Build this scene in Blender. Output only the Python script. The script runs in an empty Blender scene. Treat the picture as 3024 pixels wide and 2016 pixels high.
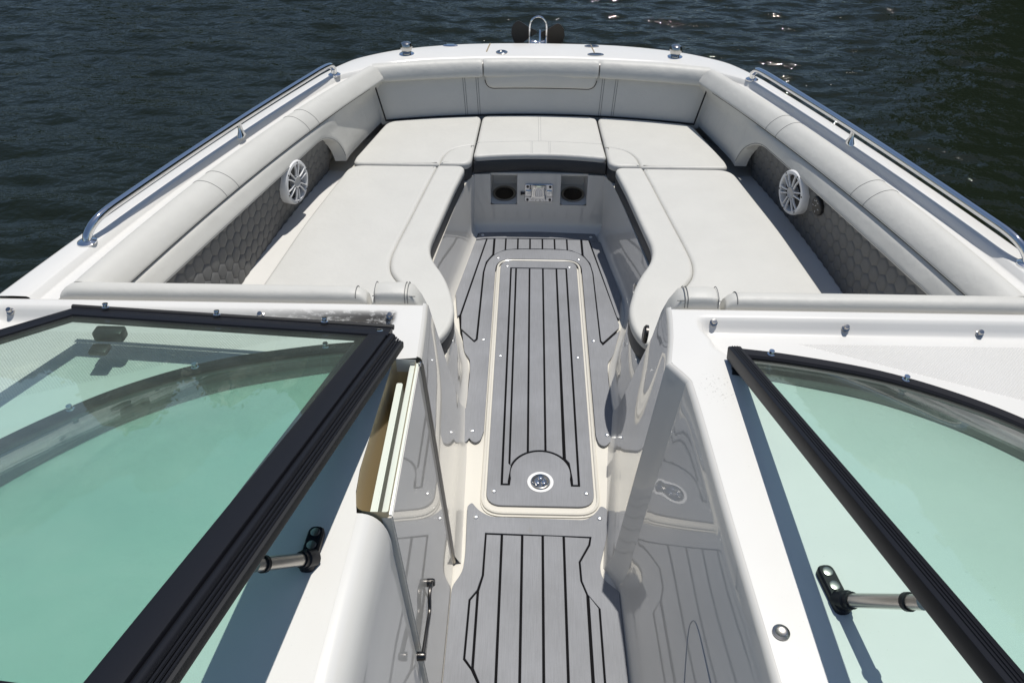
import bpy, bmesh, math, random
import numpy as np
from mathutils import Vector, Matrix

random.seed(7)
SC = bpy.context.scene
COL = SC.collection
R = math.radians

# ------------------------------------------------------------------ camera
H = 2.0                                   # camera height above the cockpit sole (metres)
CX, YAW, PITCH, ROLL, FPX = -0.0576, R(-1.185), R(39.2), R(0.217), 2270.0
cam_d = bpy.data.cameras.new('camera')
cam = bpy.data.objects.new('camera', cam_d)
COL.objects.link(cam)
cy, sy, cp, sp = math.cos(YAW), math.sin(YAW), math.cos(PITCH), math.sin(PITCH)
_f = Vector((sy * cp, cy * cp, -sp)); _r = Vector((cy, -sy, 0)); _u = _r.cross(_f)
_c, _s = math.cos(ROLL), math.sin(ROLL)
_r2 = _r * _c + _u * _s; _u2 = _u * _c - _r * _s
cam.matrix_world = Matrix(((_r2.x, _u2.x, -_f.x, CX), (_r2.y, _u2.y, -_f.y, 0), (_r2.z, _u2.z, -_f.z, H), (0, 0, 0, 1)))
cam_d.sensor_width = 36.0
cam_d.lens = FPX / 3024 * 36
cam_d.clip_start = 0.02
cam_d.clip_end = 2000
SC.camera = cam

# ------------------------------------------------------------------ sky, sun, exposure
SUN = Vector((0.155, 0.24, 0.95)).normalized()
W = bpy.data.worlds.new('World'); SC.world = W; W.use_nodes = True
nt = W.node_tree
sky = nt.nodes.new('ShaderNodeTexSky'); sky.sky_type = 'NISHITA'; sky.sun_disc = False
sky.sun_elevation = math.asin(SUN.z); sky.sun_rotation = math.atan2(SUN.x, SUN.y)
sky.air_density = 1.0; sky.dust_density = 0.45; sky.ozone_density = 1.2
bgn = nt.nodes['Background']; bgn.inputs[1].default_value = 0.078
nt.links.new(sky.outputs[0], bgn.inputs[0])
sun_d = bpy.data.lights.new('sun', 'SUN'); sun_d.energy = 3.75; sun_d.angle = R(0.53); sun_d.color = (1, 0.965, 0.90)
sun = bpy.data.objects.new('sun', sun_d); COL.objects.link(sun)
sun.rotation_euler = SUN.to_track_quat('Z', 'Y').to_euler(); sun.location = SUN * 30
vs = SC.view_settings
vs.view_transform = 'Standard'; vs.look = 'None'; vs.exposure = 0.08; vs.gamma = 1.0; vs.use_curve_mapping = False


# ------------------------------------------------------------------ materials
def mat(name, col, rough=0.5, metal=0.0, spec=0.5, coat=0.0, coat_rough=0.05):
    m = bpy.data.materials.new(name); m.use_nodes = True
    b = m.node_tree.nodes['Principled BSDF']
    b.inputs['Base Color'].default_value = (*col, 1)
    b.inputs['Roughness'].default_value = rough
    b.inputs['Metallic'].default_value = metal
    b.inputs['Specular IOR Level'].default_value = spec
    b.inputs['Coat Weight'].default_value = coat
    b.inputs['Coat Roughness'].default_value = coat_rough
    if coat >= 1.0:
        b.inputs['Coat IOR'].default_value = 1.65
    return m


def N(m, typ, **kw):
    n = m.node_tree.nodes.new(typ)
    for k, v in kw.items():
        if k in n.inputs.keys():
            n.inputs[k].default_value = v
        else:
            setattr(n, k, v)
    return n


def L(m, a, b):
    m.node_tree.links.new(a, b)


def bsdf(m):
    return m.node_tree.nodes['Principled BSDF']


def coords(m, scale=(1, 1, 1)):
    g = N(m, 'ShaderNodeNewGeometry')
    mp = N(m, 'ShaderNodeMapping'); mp.inputs['Scale'].default_value = scale
    L(m, g.outputs['Position'], mp.inputs['Vector'])
    return mp.outputs[0]


def noise(m, vec, scale, detail=3, rough=0.55):
    n = N(m, 'ShaderNodeTexNoise'); n.inputs['Scale'].default_value = scale
    n.inputs['Detail'].default_value = detail; n.inputs['Roughness'].default_value = rough
    L(m, vec, n.inputs['Vector'])
    return n.outputs['Fac']


def ramp(m, fac, stops):
    r = N(m, 'ShaderNodeValToRGB')
    e = r.color_ramp.elements
    while len(e) < len(stops):
        e.new(0.5)
    for i, (p, c) in enumerate(stops):
        e[i].position = p
        e[i].color = (*c, 1) if len(c) == 3 else c
    L(m, fac, r.inputs[0])
    return r.outputs[0]


def bump(m, height, strength, dist, prev=None):
    b = N(m, 'ShaderNodeBump'); b.inputs['Strength'].default_value = strength; b.inputs['Distance'].default_value = dist
    L(m, height, b.inputs['Height'])
    if prev is not None:
        L(m, prev, b.inputs['Normal'])
    return b.outputs[0]


def mixcol(m, fac, a, b, mode='MIX'):
    x = N(m, 'ShaderNodeMix', data_type='RGBA', blend_type=mode)
    for sock, v in ((x.inputs[0], fac), (x.inputs[6], a), (x.inputs[7], b)):
        if isinstance(v, (int, float)):
            sock.default_value = v
        elif isinstance(v, tuple):
            sock.default_value = (*v, 1)
        else:
            L(m, v, sock)
    return x.outputs[2]


def math_node(m, op, a, b=None, c=None):
    x = N(m, 'ShaderNodeMath', operation=op)
    for i, v in enumerate((a, b, c)):
        if v is None:
            continue
        if isinstance(v, (int, float)):
            x.inputs[i].default_value = v
        else:
            L(m, v, x.inputs[i])
    return x.outputs[0]


def xyz(m):
    g = N(m, 'ShaderNodeNewGeometry'); s = N(m, 'ShaderNodeSeparateXYZ')
    L(m, g.outputs['Position'], s.inputs[0])
    return s.outputs


def maprange(m, v, a, b, c=0.0, d=1.0, smooth=True):
    x = N(m, 'ShaderNodeMapRange', interpolation_type='SMOOTHSTEP' if smooth else 'LINEAR')
    L(m, v, x.inputs[0])
    for i, k in enumerate((a, b, c, d)):
        x.inputs[i + 1].default_value = k
    return x.outputs[0]


def gelcoat(name, col=(0.725, 0.712, 0.68), rough=0.12, coat=0.35, wear=True):
    m = mat(name, col, rough=0.32, spec=0.5, coat=coat, coat_rough=rough)
    v = coords(m)
    f = noise(m, v, 3.0, 5)
    c = ramp(m, f, [(0.3, tuple(x * 0.95 for x in col)), (0.7, col)])
    if wear:                                   # small specks of dirt and grime
        n2 = noise(m, v, 260, 2, 0.6)
        sp_ = ramp(m, n2, [(0.735, (0, 0, 0)), (0.76, (1, 1, 1))])
        c = mixcol(m, math_node(m, 'MULTIPLY', sp_, 0.35), c, (0.33, 0.31, 0.28))
    L(m, c, bsdf(m).inputs['Base Color'])
    n3 = noise(m, v, 14, 4)
    L(m, maprange(m, n3, 0.3, 0.75, rough * 0.7, rough * 1.6), bsdf(m).inputs['Coat Roughness'])
    return m


GEL = gelcoat('white_gelcoat')
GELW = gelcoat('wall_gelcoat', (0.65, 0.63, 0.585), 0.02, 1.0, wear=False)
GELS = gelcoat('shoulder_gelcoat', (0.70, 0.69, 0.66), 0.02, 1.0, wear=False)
CREAM = gelcoat('cream_liner', (0.66, 0.63, 0.56), 0.10, 0.5)


def console_material():
    m = gelcoat('console_gelcoat')
    b = bsdf(m)
    base = b.inputs['Base Color'].links[0].from_socket
    X, Y, Z = xyz(m)
    v = coords(m)
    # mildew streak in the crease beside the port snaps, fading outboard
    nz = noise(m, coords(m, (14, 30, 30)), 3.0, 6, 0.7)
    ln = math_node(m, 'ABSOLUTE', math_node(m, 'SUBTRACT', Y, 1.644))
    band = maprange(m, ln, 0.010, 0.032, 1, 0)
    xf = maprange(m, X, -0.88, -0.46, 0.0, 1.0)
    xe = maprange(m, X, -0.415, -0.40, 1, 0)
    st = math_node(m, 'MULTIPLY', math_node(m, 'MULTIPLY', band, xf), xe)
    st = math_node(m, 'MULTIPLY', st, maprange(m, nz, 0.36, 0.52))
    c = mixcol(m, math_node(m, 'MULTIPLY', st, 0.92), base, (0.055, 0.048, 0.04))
    # peppering of black specks on the starboard side next to the post
    r2 = math_node(m, 'ADD', math_node(m, 'POWER', math_node(m, 'DIVIDE', math_node(m, 'SUBTRACT', X, 0.415), 0.06), 2),
                   math_node(m, 'POWER', math_node(m, 'DIVIDE', math_node(m, 'SUBTRACT', Y, 1.38), 0.075), 2))
    msk = maprange(m, r2, 0.1, 1.0, 1, 0)
    n2 = noise(m, v, 170, 3, 0.6)
    sp2 = math_node(m, 'MULTIPLY', msk, maprange(m, n2, 0.60, 0.66))
    c = mixcol(m, math_node(m, 'MULTIPLY', sp2, 0.42), c, (0.20, 0.18, 0.16))
    L(m, c, b.inputs['Base Color'])
    # non-skid diamond tread in the moulded panel ahead of each windshield
    ax = math_node(m, 'ABSOLUTE', X)
    lim = math_node(m, 'ADD', math_node(m, 'MULTIPLY', ax, -0.41), 1.868)     # aft edge line of panel
    k1 = maprange(m, math_node(m, 'SUBTRACT', Y, lim), 0.0, 0.006)
    k2 = maprange(m, Y, 1.597, 1.60, 1, 0)
    k3 = maprange(m, ax, 0.635, 0.66)
    pm = math_node(m, 'MULTIPLY', math_node(m, 'MULTIPLY', k1, k2), k3)
    tx = math_node(m, 'SINE', math_node(m, 'MULTIPLY', X, 2 * math.pi / 0.0085))
    ty = math_node(m, 'SINE', math_node(m, 'MULTIPLY', Y, 2 * math.pi / 0.0085))
    tread = math_node(m, 'MULTIPLY', math_node(m, 'MULTIPLY', tx, ty), pm)
    L(m, bump(m, tread, 0.9, 0.0012), b.inputs['Normal'])
    return m


CONS = console_material()


def vinyl(name, col, rough=0.48):
    m = mat(name, col, rough=rough, spec=0.4)
    v = coords(m)
    f = noise(m, v, 7, 5)
    c = ramp(m, f, [(0.3, tuple(x * 0.97 for x in col)), (0.7, tuple(x * 1.02 for x in col))])
    L(m, c, bsdf(m).inputs['Base Color'])
    b1 = bump(m, noise(m, v, 6, 4), 0.5, 0.014)
    b2 = bump(m, noise(m, v, 420, 2, 0.6), 0.25, 0.0012, b1)
    L(m, b2, bsdf(m).inputs['Normal'])
    return m


VIN = vinyl('grey_vinyl', (0.565, 0.556, 0.52))
VIND = vinyl('charcoal_vinyl', (0.045, 0.047, 0.05), 0.5)
HEX = vinyl('charcoal_quilt', (0.14, 0.14, 0.138), 0.62)
SEAM = mat('seam_thread', (0.20, 0.20, 0.195), 0.8)
FOLD = mat('sewn_fold', (0.38, 0.38, 0.365), 0.7)
GAPM = mat('dark_gap', (0.02, 0.02, 0.02), 0.9)


def eva():
    m = mat('grey_foam_mat', (0.25, 0.255, 0.27), rough=0.62, spec=0.35)
    v = coords(m, (60, 2.2, 1))
    f = noise(m, v, 6, 4, 0.6)
    g = noise(m, coords(m), 4.5, 4)
    c1 = ramp(m, f, [(0.25, (0.208, 0.213, 0.228)), (0.75, (0.256, 0.262, 0.280))])
    c2 = ramp(m, g, [(0.3, (0.86, 0.86, 0.85)), (0.7, (1.07, 1.07, 1.07))])
    c = mixcol(m, 1.0, c1, c2, 'MULTIPLY')
    st = ramp(m, noise(m, coords(m), 21, 2), [(0.74, (0, 0, 0)), (0.80, (1, 1, 1))])
    c = mixcol(m, math_node(m, 'MULTIPLY', st, 0.25), c, (0.19, 0.175, 0.15))
    L(m, c, bsdf(m).inputs['Base Color'])
    L(m, bump(m, noise(m, coords(m, (500, 60, 1)), 1.6, 2), 0.3, 0.0006), bsdf(m).inputs['Normal'])
    return m


EVA = eva()
GROOVE = mat('black_groove', (0.007, 0.007, 0.008), 0.9, spec=0.1)
CHROME = mat('polished_steel', (0.80, 0.80, 0.80), 0.05, 1.0)
BROWNREFL = mat('brown_reflection_steel', (0.035, 0.030, 0.024), 0.35, 0.3)  # brownish reflection put into the base colour of the starboard fluke
SNAP = mat('snap_steel', (0.50, 0.49, 0.47), 0.16, 1.0)
SCREW = mat('brushed_screw', (0.85, 0.85, 0.84), 0.38, 1.0)
STEEL = mat('satin_steel', (0.42, 0.40, 0.37), 0.30, 1.0)
BLACK = mat('black_anodised', (0.010, 0.0105, 0.014), 0.42, 0.0, 0.22)
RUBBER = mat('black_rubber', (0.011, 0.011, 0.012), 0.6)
PLWHITE = mat('white_plastic', (0.72, 0.72, 0.72), 0.35)
PLGREY = mat('grey_plastic', (0.42, 0.42, 0.42), 0.35)
PLDARK = mat('dark_plastic', (0.012, 0.012, 0.013), 0.4)
DOORW = mat('white_door_board', (0.72, 0.77, 0.70), 0.25, 0, 0.5, 0.5)
AMBER = mat('bare_resin', (0.66, 0.53, 0.33), 0.5)
ROPE = mat('dirty_hinge_seal', (0.30, 0.24, 0.15), 0.7)
DKSTEEL = mat('dark_steel', (0.085, 0.08, 0.075), 0.3, 1.0)


def glass():
    m = bpy.data.materials.new('tinted_glass'); m.use_nodes = True
    n = m.node_tree
    n.nodes.remove(n.nodes['Principled BSDF'])
    out = n.nodes['Material Output']
    t = n.nodes.new('ShaderNodeBsdfTransparent')
    v = coords(m)
    dirt = ramp(m, noise(m, v, 70, 3, 0.6), [(0.715, (0.850, 0.95, 0.915)), (0.78, (0.64, 0.74, 0.70))])
    L(m, dirt, t.inputs[0])
    g = n.nodes.new('ShaderNodeBsdfGlossy'); g.inputs['Roughness'].default_value = 0.01
    fr = n.nodes.new('ShaderNodeFresnel')
    gb = N(m, 'ShaderNodeNewGeometry')
    L(m, maprange(m, gb.outputs['Backfacing'], 0, 1, 1.45, 1 / 1.45, False), fr.inputs[0])
    mx = n.nodes.new('ShaderNodeMixShader')
    L(m, fr.outputs[0], mx.inputs[0]); L(m, t.outputs[0], mx.inputs[1]); L(m, g.outputs[0], mx.inputs[2])
    # thin film of salt and dust
    df = n.nodes.new('ShaderNodeBsdfDiffuse'); df.inputs[0].default_value = (0.66, 0.70, 0.66, 1)
    mx2 = n.nodes.new('ShaderNodeMixShader')
    dm = maprange(m, noise(m, coords(m, (1, 1.6, 1)), 5, 6, 0.65), 0.35, 0.75, 0.026, 0.048)
    L(m, dm, mx2.inputs[0]); L(m, mx.outputs[0], mx2.inputs[1]); L(m, df.outputs[0], mx2.inputs[2])
    L(m, mx2.outputs[0], out.inputs[0])
    return m


GLASS = glass()


def water_material():
    m = mat('dark_water', (0.009, 0.013, 0.008), rough=0.025, spec=0.5)
    b = bsdf(m); b.inputs['IOR'].default_value = 1.333
    v = coords(m, (1.0, 1.7, 1.0))
    n1 = noise(m, v, 10.0, 3, 0.5)
    b1 = bump(m, n1, 0.40, 0.04)
    n2 = noise(m, v, 24.0, 2, 0.45)
    b2 = bump(m, n2, 0.22, 0.012, b1)
    L(m, b2, b.inputs['Normal'])
    return m


WATER = water_material()


# ------------------------------------------------------------------ mesh helpers
def put(name, me, m, parent=None, smooth=True, angle=38):
    o = bpy.data.objects.new(name, me); COL.objects.link(o)
    me.materials.clear()
    if m:
        me.materials.append(m)
    if smooth:
        me.polygons.foreach_set('use_smooth', [True] * len(me.polygons))
        me.set_sharp_from_angle(angle=R(angle))
    if parent:
        o.parent = parent
    return o


def bm_done(bm, name):
    bmesh.ops.remove_doubles(bm, verts=bm.verts, dist=1e-6)
    bmesh.ops.recalc_face_normals(bm, faces=bm.faces)
    me = bpy.data.meshes.new(name); bm.to_mesh(me); bm.free()
    return me


def grid_bm(bm, rows, close_u=False, close_v=False, caps=False):
    V = [[bm.verts.new(p) for p in r] for r in rows]
    nu, nv = len(V), len(V[0])
    for i in range(nu - (0 if close_u else 1)):
        for j in range(nv - (0 if close_v else 1)):
            a, b, c, d = V[i][j], V[(i + 1) % nu][j], V[(i + 1) % nu][(j + 1) % nv], V[i][(j + 1) % nv]
            bm.faces.new((a, b, c, d))
    if caps:
        bm.faces.new(V[0]); bm.faces.new(V[-1])
    return V


def grid(name, rows, m, parent=None, **k):
    ang = k.pop('angle', 38)
    bm = bmesh.new(); grid_bm(bm, rows, **k)
    return put(name, bm_done(bm, name), m, parent, angle=ang)


def catmull(pts, n=8, closed=False):
    P = [np.array(p, float) for p in pts]
    out = []
    N_ = len(P)
    seg = N_ if closed else N_ - 1
    for i in range(seg):
        if closed:
            p0, p1, p2, p3 = P[(i - 1) % N_], P[i], P[(i + 1) % N_], P[(i + 2) % N_]
        else:
            p1, p2 = P[i], P[i + 1]
            p0 = P[i - 1] if i else 2 * p1 - p2
            p3 = P[i + 2] if i + 2 < N_ else 2 * p2 - p1
        for t in np.linspace(0, 1, n, endpoint=False):
            out.append(0.5 * ((2 * p1) + (p2 - p0) * t + (2 * p0 - 5 * p1 + 4 * p2 - p3) * t * t + (3 * p1 - p0 - 3 * p2 + p3) * t ** 3))
    if not closed:
        out.append(P[-1])
    return out


def tube_bm(bm, pts, r, n=10, caps=True, closed=False):
    P = [Vector(p) for p in pts]
    rows = []
    up = None
    M = len(P)
    for i, p in enumerate(P):
        if closed:
            t = (P[(i + 1) % M] - P[i - 1]).normalized()
        else:
            t = (P[min(i + 1, M - 1)] - P[max(i - 1, 0)]).normalized()
        if up is None:
            up = Vector((0, 0, 1)) if abs(t.z) < 0.9 else Vector((1, 0, 0))
        s = t.cross(up).normalized(); up = s.cross(t).normalized()
        rr = r[i] if isinstance(r, (list, tuple)) else r
        rows.append([p + (s * math.cos(a) + up * math.sin(a)) * rr for a in np.linspace(0, 2 * math.pi, n, endpoint=False)])
    grid_bm(bm, rows, close_v=True, close_u=closed, caps=caps and not closed)


def tube(name, pts, r, m, parent=None, n=10, closed=False):
    bm = bmesh.new(); tube_bm(bm, pts, r, n, closed=closed)
    return put(name, bm_done(bm, name), m, parent)


def section_sweep(name, pts, sec, m, parent=None, up=(0, 0, 1), caps=True, angle=30):
    """sweep a closed 2D section (side, up) along pts"""
    P = [Vector(p) for p in pts]; rows = []
    for i, p in enumerate(P):
        t = (P[min(i + 1, len(P) - 1)] - P[max(i - 1, 0)]).normalized()
        s = t.cross(Vector(up)).normalized(); u = s.cross(t).normalized()
        rows.append([p + s * a + u * b for a, b in sec])
    bm = bmesh.new(); grid_bm(bm, rows, close_v=True, caps=caps)
    return put(name, bm_done(bm, name), m, parent, angle=angle)


def rrect(w, h, r, n=3, cx=0, cy=0):
    pts = []
    for (sx, sy_, a0) in ((1, 1, 0), (-1, 1, 90), (-1, -1, 180), (1, -1, 270)):
        for k in range(n + 1):
            a = R(a0 + 90 * k / n)
            pts.append((cx + sx * (w / 2 - r) + r * math.cos(a), cy + sy_ * (h / 2 - r) + r * math.sin(a)))
    return pts


def fillet(pts, rad, n=6, step=None):
    """round the corners of a closed polygon; rad is one radius or a list"""
    out = []; M = len(pts)
    for i in range(M):
        p = np.array(pts[i], float); a = np.array(pts[i - 1], float); b = np.array(pts[(i + 1) % M], float)
        r = rad[i] if isinstance(rad, (list, tuple)) else rad
        la, lb = np.linalg.norm(a - p), np.linalg.norm(b - p)
        d = min(r, la * 0.48, lb * 0.48)
        if d < 1e-5:
            out.append(p); continue
        s, e = p + (a - p) / la * d, p + (b - p) / lb * d
        for t in np.linspace(0, 1, n):
            out.append((1 - t) ** 2 * s + 2 * t * (1 - t) * p + t * t * e)
    if step:
        res = []
        for i in range(len(out)):
            a, b = out[i], out[(i + 1) % len(out)]
            k = max(1, int(np.linalg.norm(b - a) / step))
            for j in range(k):
                res.append(a + (b - a) * j / k)
        out = res
    return [tuple(p) for p in out]


def ccw(pts):
    a = sum(pts[i - 1][0] * pts[i][1] - pts[i][0] * pts[i - 1][1] for i in range(len(pts)))
    return list(pts) if a > 0 else list(reversed(pts))


def offset(pts, d):
    """move a ccw outline inwards by d"""
    out = []; M = len(pts)
    for i in range(M):
        p = np.array(pts[i]); a = np.array(pts[i - 1]); b = np.array(pts[(i + 1) % M])
        t1 = (p - a) / (np.linalg.norm(p - a) + 1e-12); t2 = (b - p) / (np.linalg.norm(b - p) + 1e-12)
        n1 = np.array((-t1[1], t1[0])); n2 = np.array((-t2[1], t2[0]))
        nn = n1 + n2; nn = nn / (np.linalg.norm(nn) + 1e-12)
        k = 1 / max(0.5, float(nn @ n1))
        out.append(tuple(p + nn * d * k))
    return out


def pillow(name, outline, z0, z1, r, m, parent=None, nr=5, puff=0.0):
    """cushion shape: outline extruded from z0 to z1 with a rounded top edge"""
    o = ccw(outline)
    bm = bmesh.new()
    rings = [[(x, y, z0) for x, y in offset(o, 0.004)], [(x, y, z0 + 0.004) for x, y in o]]
    for k in range(nr + 1):
        a = R(90 * k / nr)
        d = r * (1 - math.cos(a)); z = z1 - r + r * math.sin(a)
        rings.append([(x, y, z) for x, y in (offset(o, d) if d > 1e-9 else o)])
    if puff:
        rings.append([(x, y, z1 + puff) for x, y in offset(o, r + 0.03)])
    V = grid_bm(bm, rings, close_v=True)
    nf = len(bm.faces)
    for lp in (V[0], V[-1]):
        te = [bm.edges.get((lp[i - 1], lp[i])) for i in range(len(lp))]
        bmesh.ops.triangle_fill(bm, edges=te, use_beauty=True, use_dissolve=False)
    ob = put(name, bm_done(bm, name), m, parent, angle=50)
    for p in ob.data.polygons:
        if abs(p.normal.z) > 0.9999:
            p.use_smooth = False
    return ob


def plate(name, outline, z0, z1, m, parent=None, holes=(), bev=0.0008, mesh_only=False):
    """flat plate with holes; top edges slightly rounded"""
    bm = bmesh.new()
    if name == 'plank':
        outline = offset(ccw(outline), 0.0008)
    if name == 'mat_border' and holes:
        holes = [offset(ccw(h), -0.0008) for h in holes]
    loops = [ccw(outline)] + [list(reversed(ccw(h))) for h in holes]
    te = []
    for lp in loops:
        ins = offset(lp, bev)
        v0 = [bm.verts.new((x, y, z0)) for x, y in lp]
        v1 = [bm.verts.new((x, y, z1 - bev)) for x, y in lp]
        v2 = [bm.verts.new((x, y, z1)) for x, y in ins]
        M = len(lp)
        for i in range(M):
            j = (i + 1) % M
            bm.faces.new((v0[i], v0[j], v1[j], v1[i])); bm.faces.new((v1[i], v1[j], v2[j], v2[i]))
            te.append(bm.edges.get((v2[i], v2[j])))
    bmesh.ops.triangle_fill(bm, edges=te, use_beauty=True, use_dissolve=False, normal=(0, 0, 1))
    bm.normal_update()
    me = bm_done(bm, name)
    return put(name, me, m, parent, angle=35)


def lathe_bm(bm, prof, M, n=24, cap=True):
    rows = []
    for r_, z in prof:
        rows.append([M @ Vector((r_ * math.cos(a), r_ * math.sin(a), z)) for a in np.linspace(0, 2 * math.pi, n, endpoint=False)])
    grid_bm(bm, rows, close_v=True, caps=cap)


def lathe(name, prof, M, m, parent=None, n=24, cap=True):
    bm = bmesh.new(); lathe_bm(bm, prof, M, n, cap)
    return put(name, bm_done(bm, name), m, parent, angle=35)


def box(name, c, s, m, parent=None, bev=0.003, M=None, seg=2):
    bm = bmesh.new(); bmesh.ops.create_cube(bm, size=1)
    for v in bm.verts:
        v.co = Vector((v.co.x * s[0], v.co.y * s[1], v.co.z * s[2]))
    if bev:
        bmesh.ops.bevel(bm, geom=bm.edges[:], offset=bev, segments=seg, affect='EDGES', profile=0.5)
    for v in bm.verts:
        v.co = (M @ v.co if M else v.co) + Vector(c)
    return put(name, bm_done(bm, name), m, parent, angle=35)


def frame(origin, zdir, xdir=(0, 1, 0)):
    z = Vector(zdir).normalized(); x = Vector(xdir); x = (x - z * x.dot(z)).normalized(); y = z.cross(x)
    return Matrix(((x.x, y.x, z.x, origin[0]), (x.y, y.y, z.y, origin[1]), (x.z, y.z, z.z, origin[2]), (0, 0, 0, 1)))


def thing(name, label, cat, loc=(0, 0, 0), group=None):
    o = bpy.data.objects.new(name, None); COL.objects.link(o)
    o.empty_display_size = 0.05
    o['label'] = label; o['category'] = cat
    if group:
        o['group'] = group
    return o


def tag(o, label, cat, group=None):
    o['label'] = label; o['category'] = cat
    if group:
        o['group'] = group
    return o


def dup_mesh(o, parent, M):
    c = bpy.data.objects.new(o.name.split('.')[0], o.data); COL.objects.link(c); c.parent = parent; c.matrix_world = M
    return c


# ------------------------------------------------------------------ boat reference curves (x for the starboard half)
def zg(y): return 0.74 - 0.037 * (y - 1.75)                      # sheer: height of the gunwale
def q(c, y): d = y - 2.5; return c[0] * d * d + c[1] * d + c[2]
def xA(y): return q((-0.0319, -0.246, 1.3612), y)               # outer gunwale edge
def xB(y): return q((-0.0644, -0.2234, 1.240), y)               # bolster / deck joint
def xC(y): return q((-0.044, -0.225, 1.1208), y)                # bolster lower seam
def xD(y): return q((-0.0052, -0.2046, 1.0907), y)              # lower edge of side frame
def xE(y): return q((-0.066, -0.100, 1.118), y)                 # foot of the quilted panel
def zC(y): return zg(y) - 0.065
def zD(y): return zg(y) - 0.13
ZE = 0.322
def yF(x): return 3.815 - 0.16 * x * x                          # seat / bow backrest joint in plan


# ------------------------------------------------------------------ water
def build_water():
    def axis(lo, hi, step, far, g=1.22):
        a = list(np.arange(lo, hi + 1e-6, step))
        d = step; x = hi
        while x < far:
            d *= g; x += d; a.append(x)
        d = step; x = lo
        while x > -far:
            d *= g; x -= d; a.insert(0, x)
        return np.array(a)
    xs = axis(-7.5, 7.5, 0.032, 420); ys = axis(0.5, 11.5, 0.032, 420)
    X, Y = np.meshgrid(xs, ys, indexing='xy')
    rng = np.random.default_rng(11)
    Z = np.zeros_like(X); 
    for lam, amp, k in ((1.8, 0.008, 4), (0.85, 0.007, 7), (0.40, 0.0095, 12), (0.24, 0.0078, 16), (0.14, 0.0032, 16)):
        for i in range(k):
            th = rng.normal(R(84), 0.36); l = lam * rng.uniform(0.7, 1.4)
            kx, ky = 2 * math.pi / l * math.cos(th), 2 * math.pi / l * math.sin(th)
            ph = rng.uniform(0, 6.28)
            wob = 0.6 * np.sin(0.9 * X + 0.37 * Y * rng.uniform(-1, 1) + rng.uniform(0, 6)) + 0.5 * np.sin(0.31 * X - 0.8 * Y + rng.uniform(0, 6))
            s = np.sin(kx * X + ky * Y + ph + wob)
            gust = 0.65 + 0.35 * np.sin(0.5 * X * rng.uniform(-1, 1) + 0.45 * Y + rng.uniform(0, 6))
            Z += amp / math.sqrt(k) * 1.35 * gust * (1 - 1.6 * np.sqrt(np.abs(s)) if False else (s + 0.25 * np.cos(2 * (kx * X + ky * Y + ph + wob))))
    dist = np.maximum(np.abs(X) - 6.5, 0) + np.maximum(np.abs(Y - 6) - 4.7, 0)
    Z *= np.exp(-dist / 3.0)
    Z = Z - 0.30
    n0, n1 = X.shape
    co = np.stack([X, Y, Z], -1).reshape(-1, 3)
    idx = np.arange(n0 * n1).reshape(n0, n1)
    f = np.stack([idx[:-1, :-1], idx[:-1, 1:], idx[1:, 1:], idx[1:, :-1]], -1).reshape(-1, 4)
    me = bpy.data.meshes.new('water')
    me.vertices.add(len(co)); me.vertices.foreach_set('co', co.ravel())
    me.loops.add(f.size); me.loops.foreach_set('vertex_index', f.ravel().astype(np.int32))
    me.polygons.add(len(f)); me.polygons.foreach_set('loop_start', np.arange(0, f.size, 4, dtype=np.int32))
    me.polygons.foreach_set('loop_total', np.full(len(f), 4, dtype=np.int32))
    me.update(); me.validate()
    o = put('water', me, WATER, angle=180)
    o['kind'] = 'structure'
    return o


build_water()


# ------------------------------------------------------------------ wooded shore around the cove (mirrored in the water)
def build_woods():
    rng = np.random.default_rng(5)
    m = mat('shore_leaves', (0.05, 0.065, 0.022), 0.6)
    L(m, ramp(m, noise(m, coords(m), 0.8, 3), [(0.3, (0.03, 0.04, 0.014)), (0.7, (0.085, 0.095, 0.03))]), bsdf(m).inputs['Base Color'])
    V = []; F = []
    def crown(cx, cy, cz, rx, rz, k):
        n0 = len(V); nu, nv = 12, 8                     # lumpy dense heart of the crown
        for j in range(nv + 1):
            for i in range(nu):
                a, b = 2 * math.pi * i / nu, math.pi * j / nv
                q_ = 0.86 + 0.12 * rng.random()
                V.append(np.array((cx + rx * q_ * math.sin(b) * math.cos(a), cy + rx * q_ * math.sin(b) * math.sin(a), max(-0.3, cz + rz * q_ * math.cos(b)))))
        for j in range(nv):
            for i in range(nu):
                F.append((n0 + j * nu + i, n0 + j * nu + (i + 1) % nu, n0 + (j + 1) * nu + (i + 1) % nu, n0 + (j + 1) * nu + i))
        for i in range(k):
            d = rng.normal(size=3); d /= np.linalg.norm(d); d *= rng.uniform(0.45, 1.0) ** 0.5
            c = np.array((cx + d[0] * rx, cy + d[1] * rx, max(0.0, cz + d[2] * rz)))
            a = rng.normal(size=3); a /= np.linalg.norm(a); b = np.cross(a, rng.normal(size=3)); b /= np.linalg.norm(b)
            s_ = rng.uniform(0.12, 0.32)
            n0 = len(V)
            V.extend([c + a * s_, c + b * s_ * 0.6, c - a * s_, c - b * s_ * 0.6]); F.append((n0, n0 + 1, n0 + 2, n0 + 3))
    for az in np.arange(-100, 100, 3.2):
        near = 16 + 3 * rng.random() if 35 < az < 75 else 52 + 10 * rng.random()
        h = rng.uniform(9, 12) if near < 20 else (rng.uniform(8, 12) if (az < -9 or az > 22) else rng.uniform(4, 7))
        x, y = near * math.sin(R(az)), near * math.cos(R(az))
        crown(x, y, h * 0.45, max(2.9, h * 0.32), h * 0.55, 700)
    me = bpy.data.meshes.new('shore_woods'); me.from_pydata([tuple(v) for v in V], [], F); me.update()
    o = put('shore_woods', me, m, smooth=False)
    o['kind'] = 'stuff'; o['label'] = 'dark green wooded shore beyond the water'; o['category'] = 'woods'


build_woods()

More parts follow.
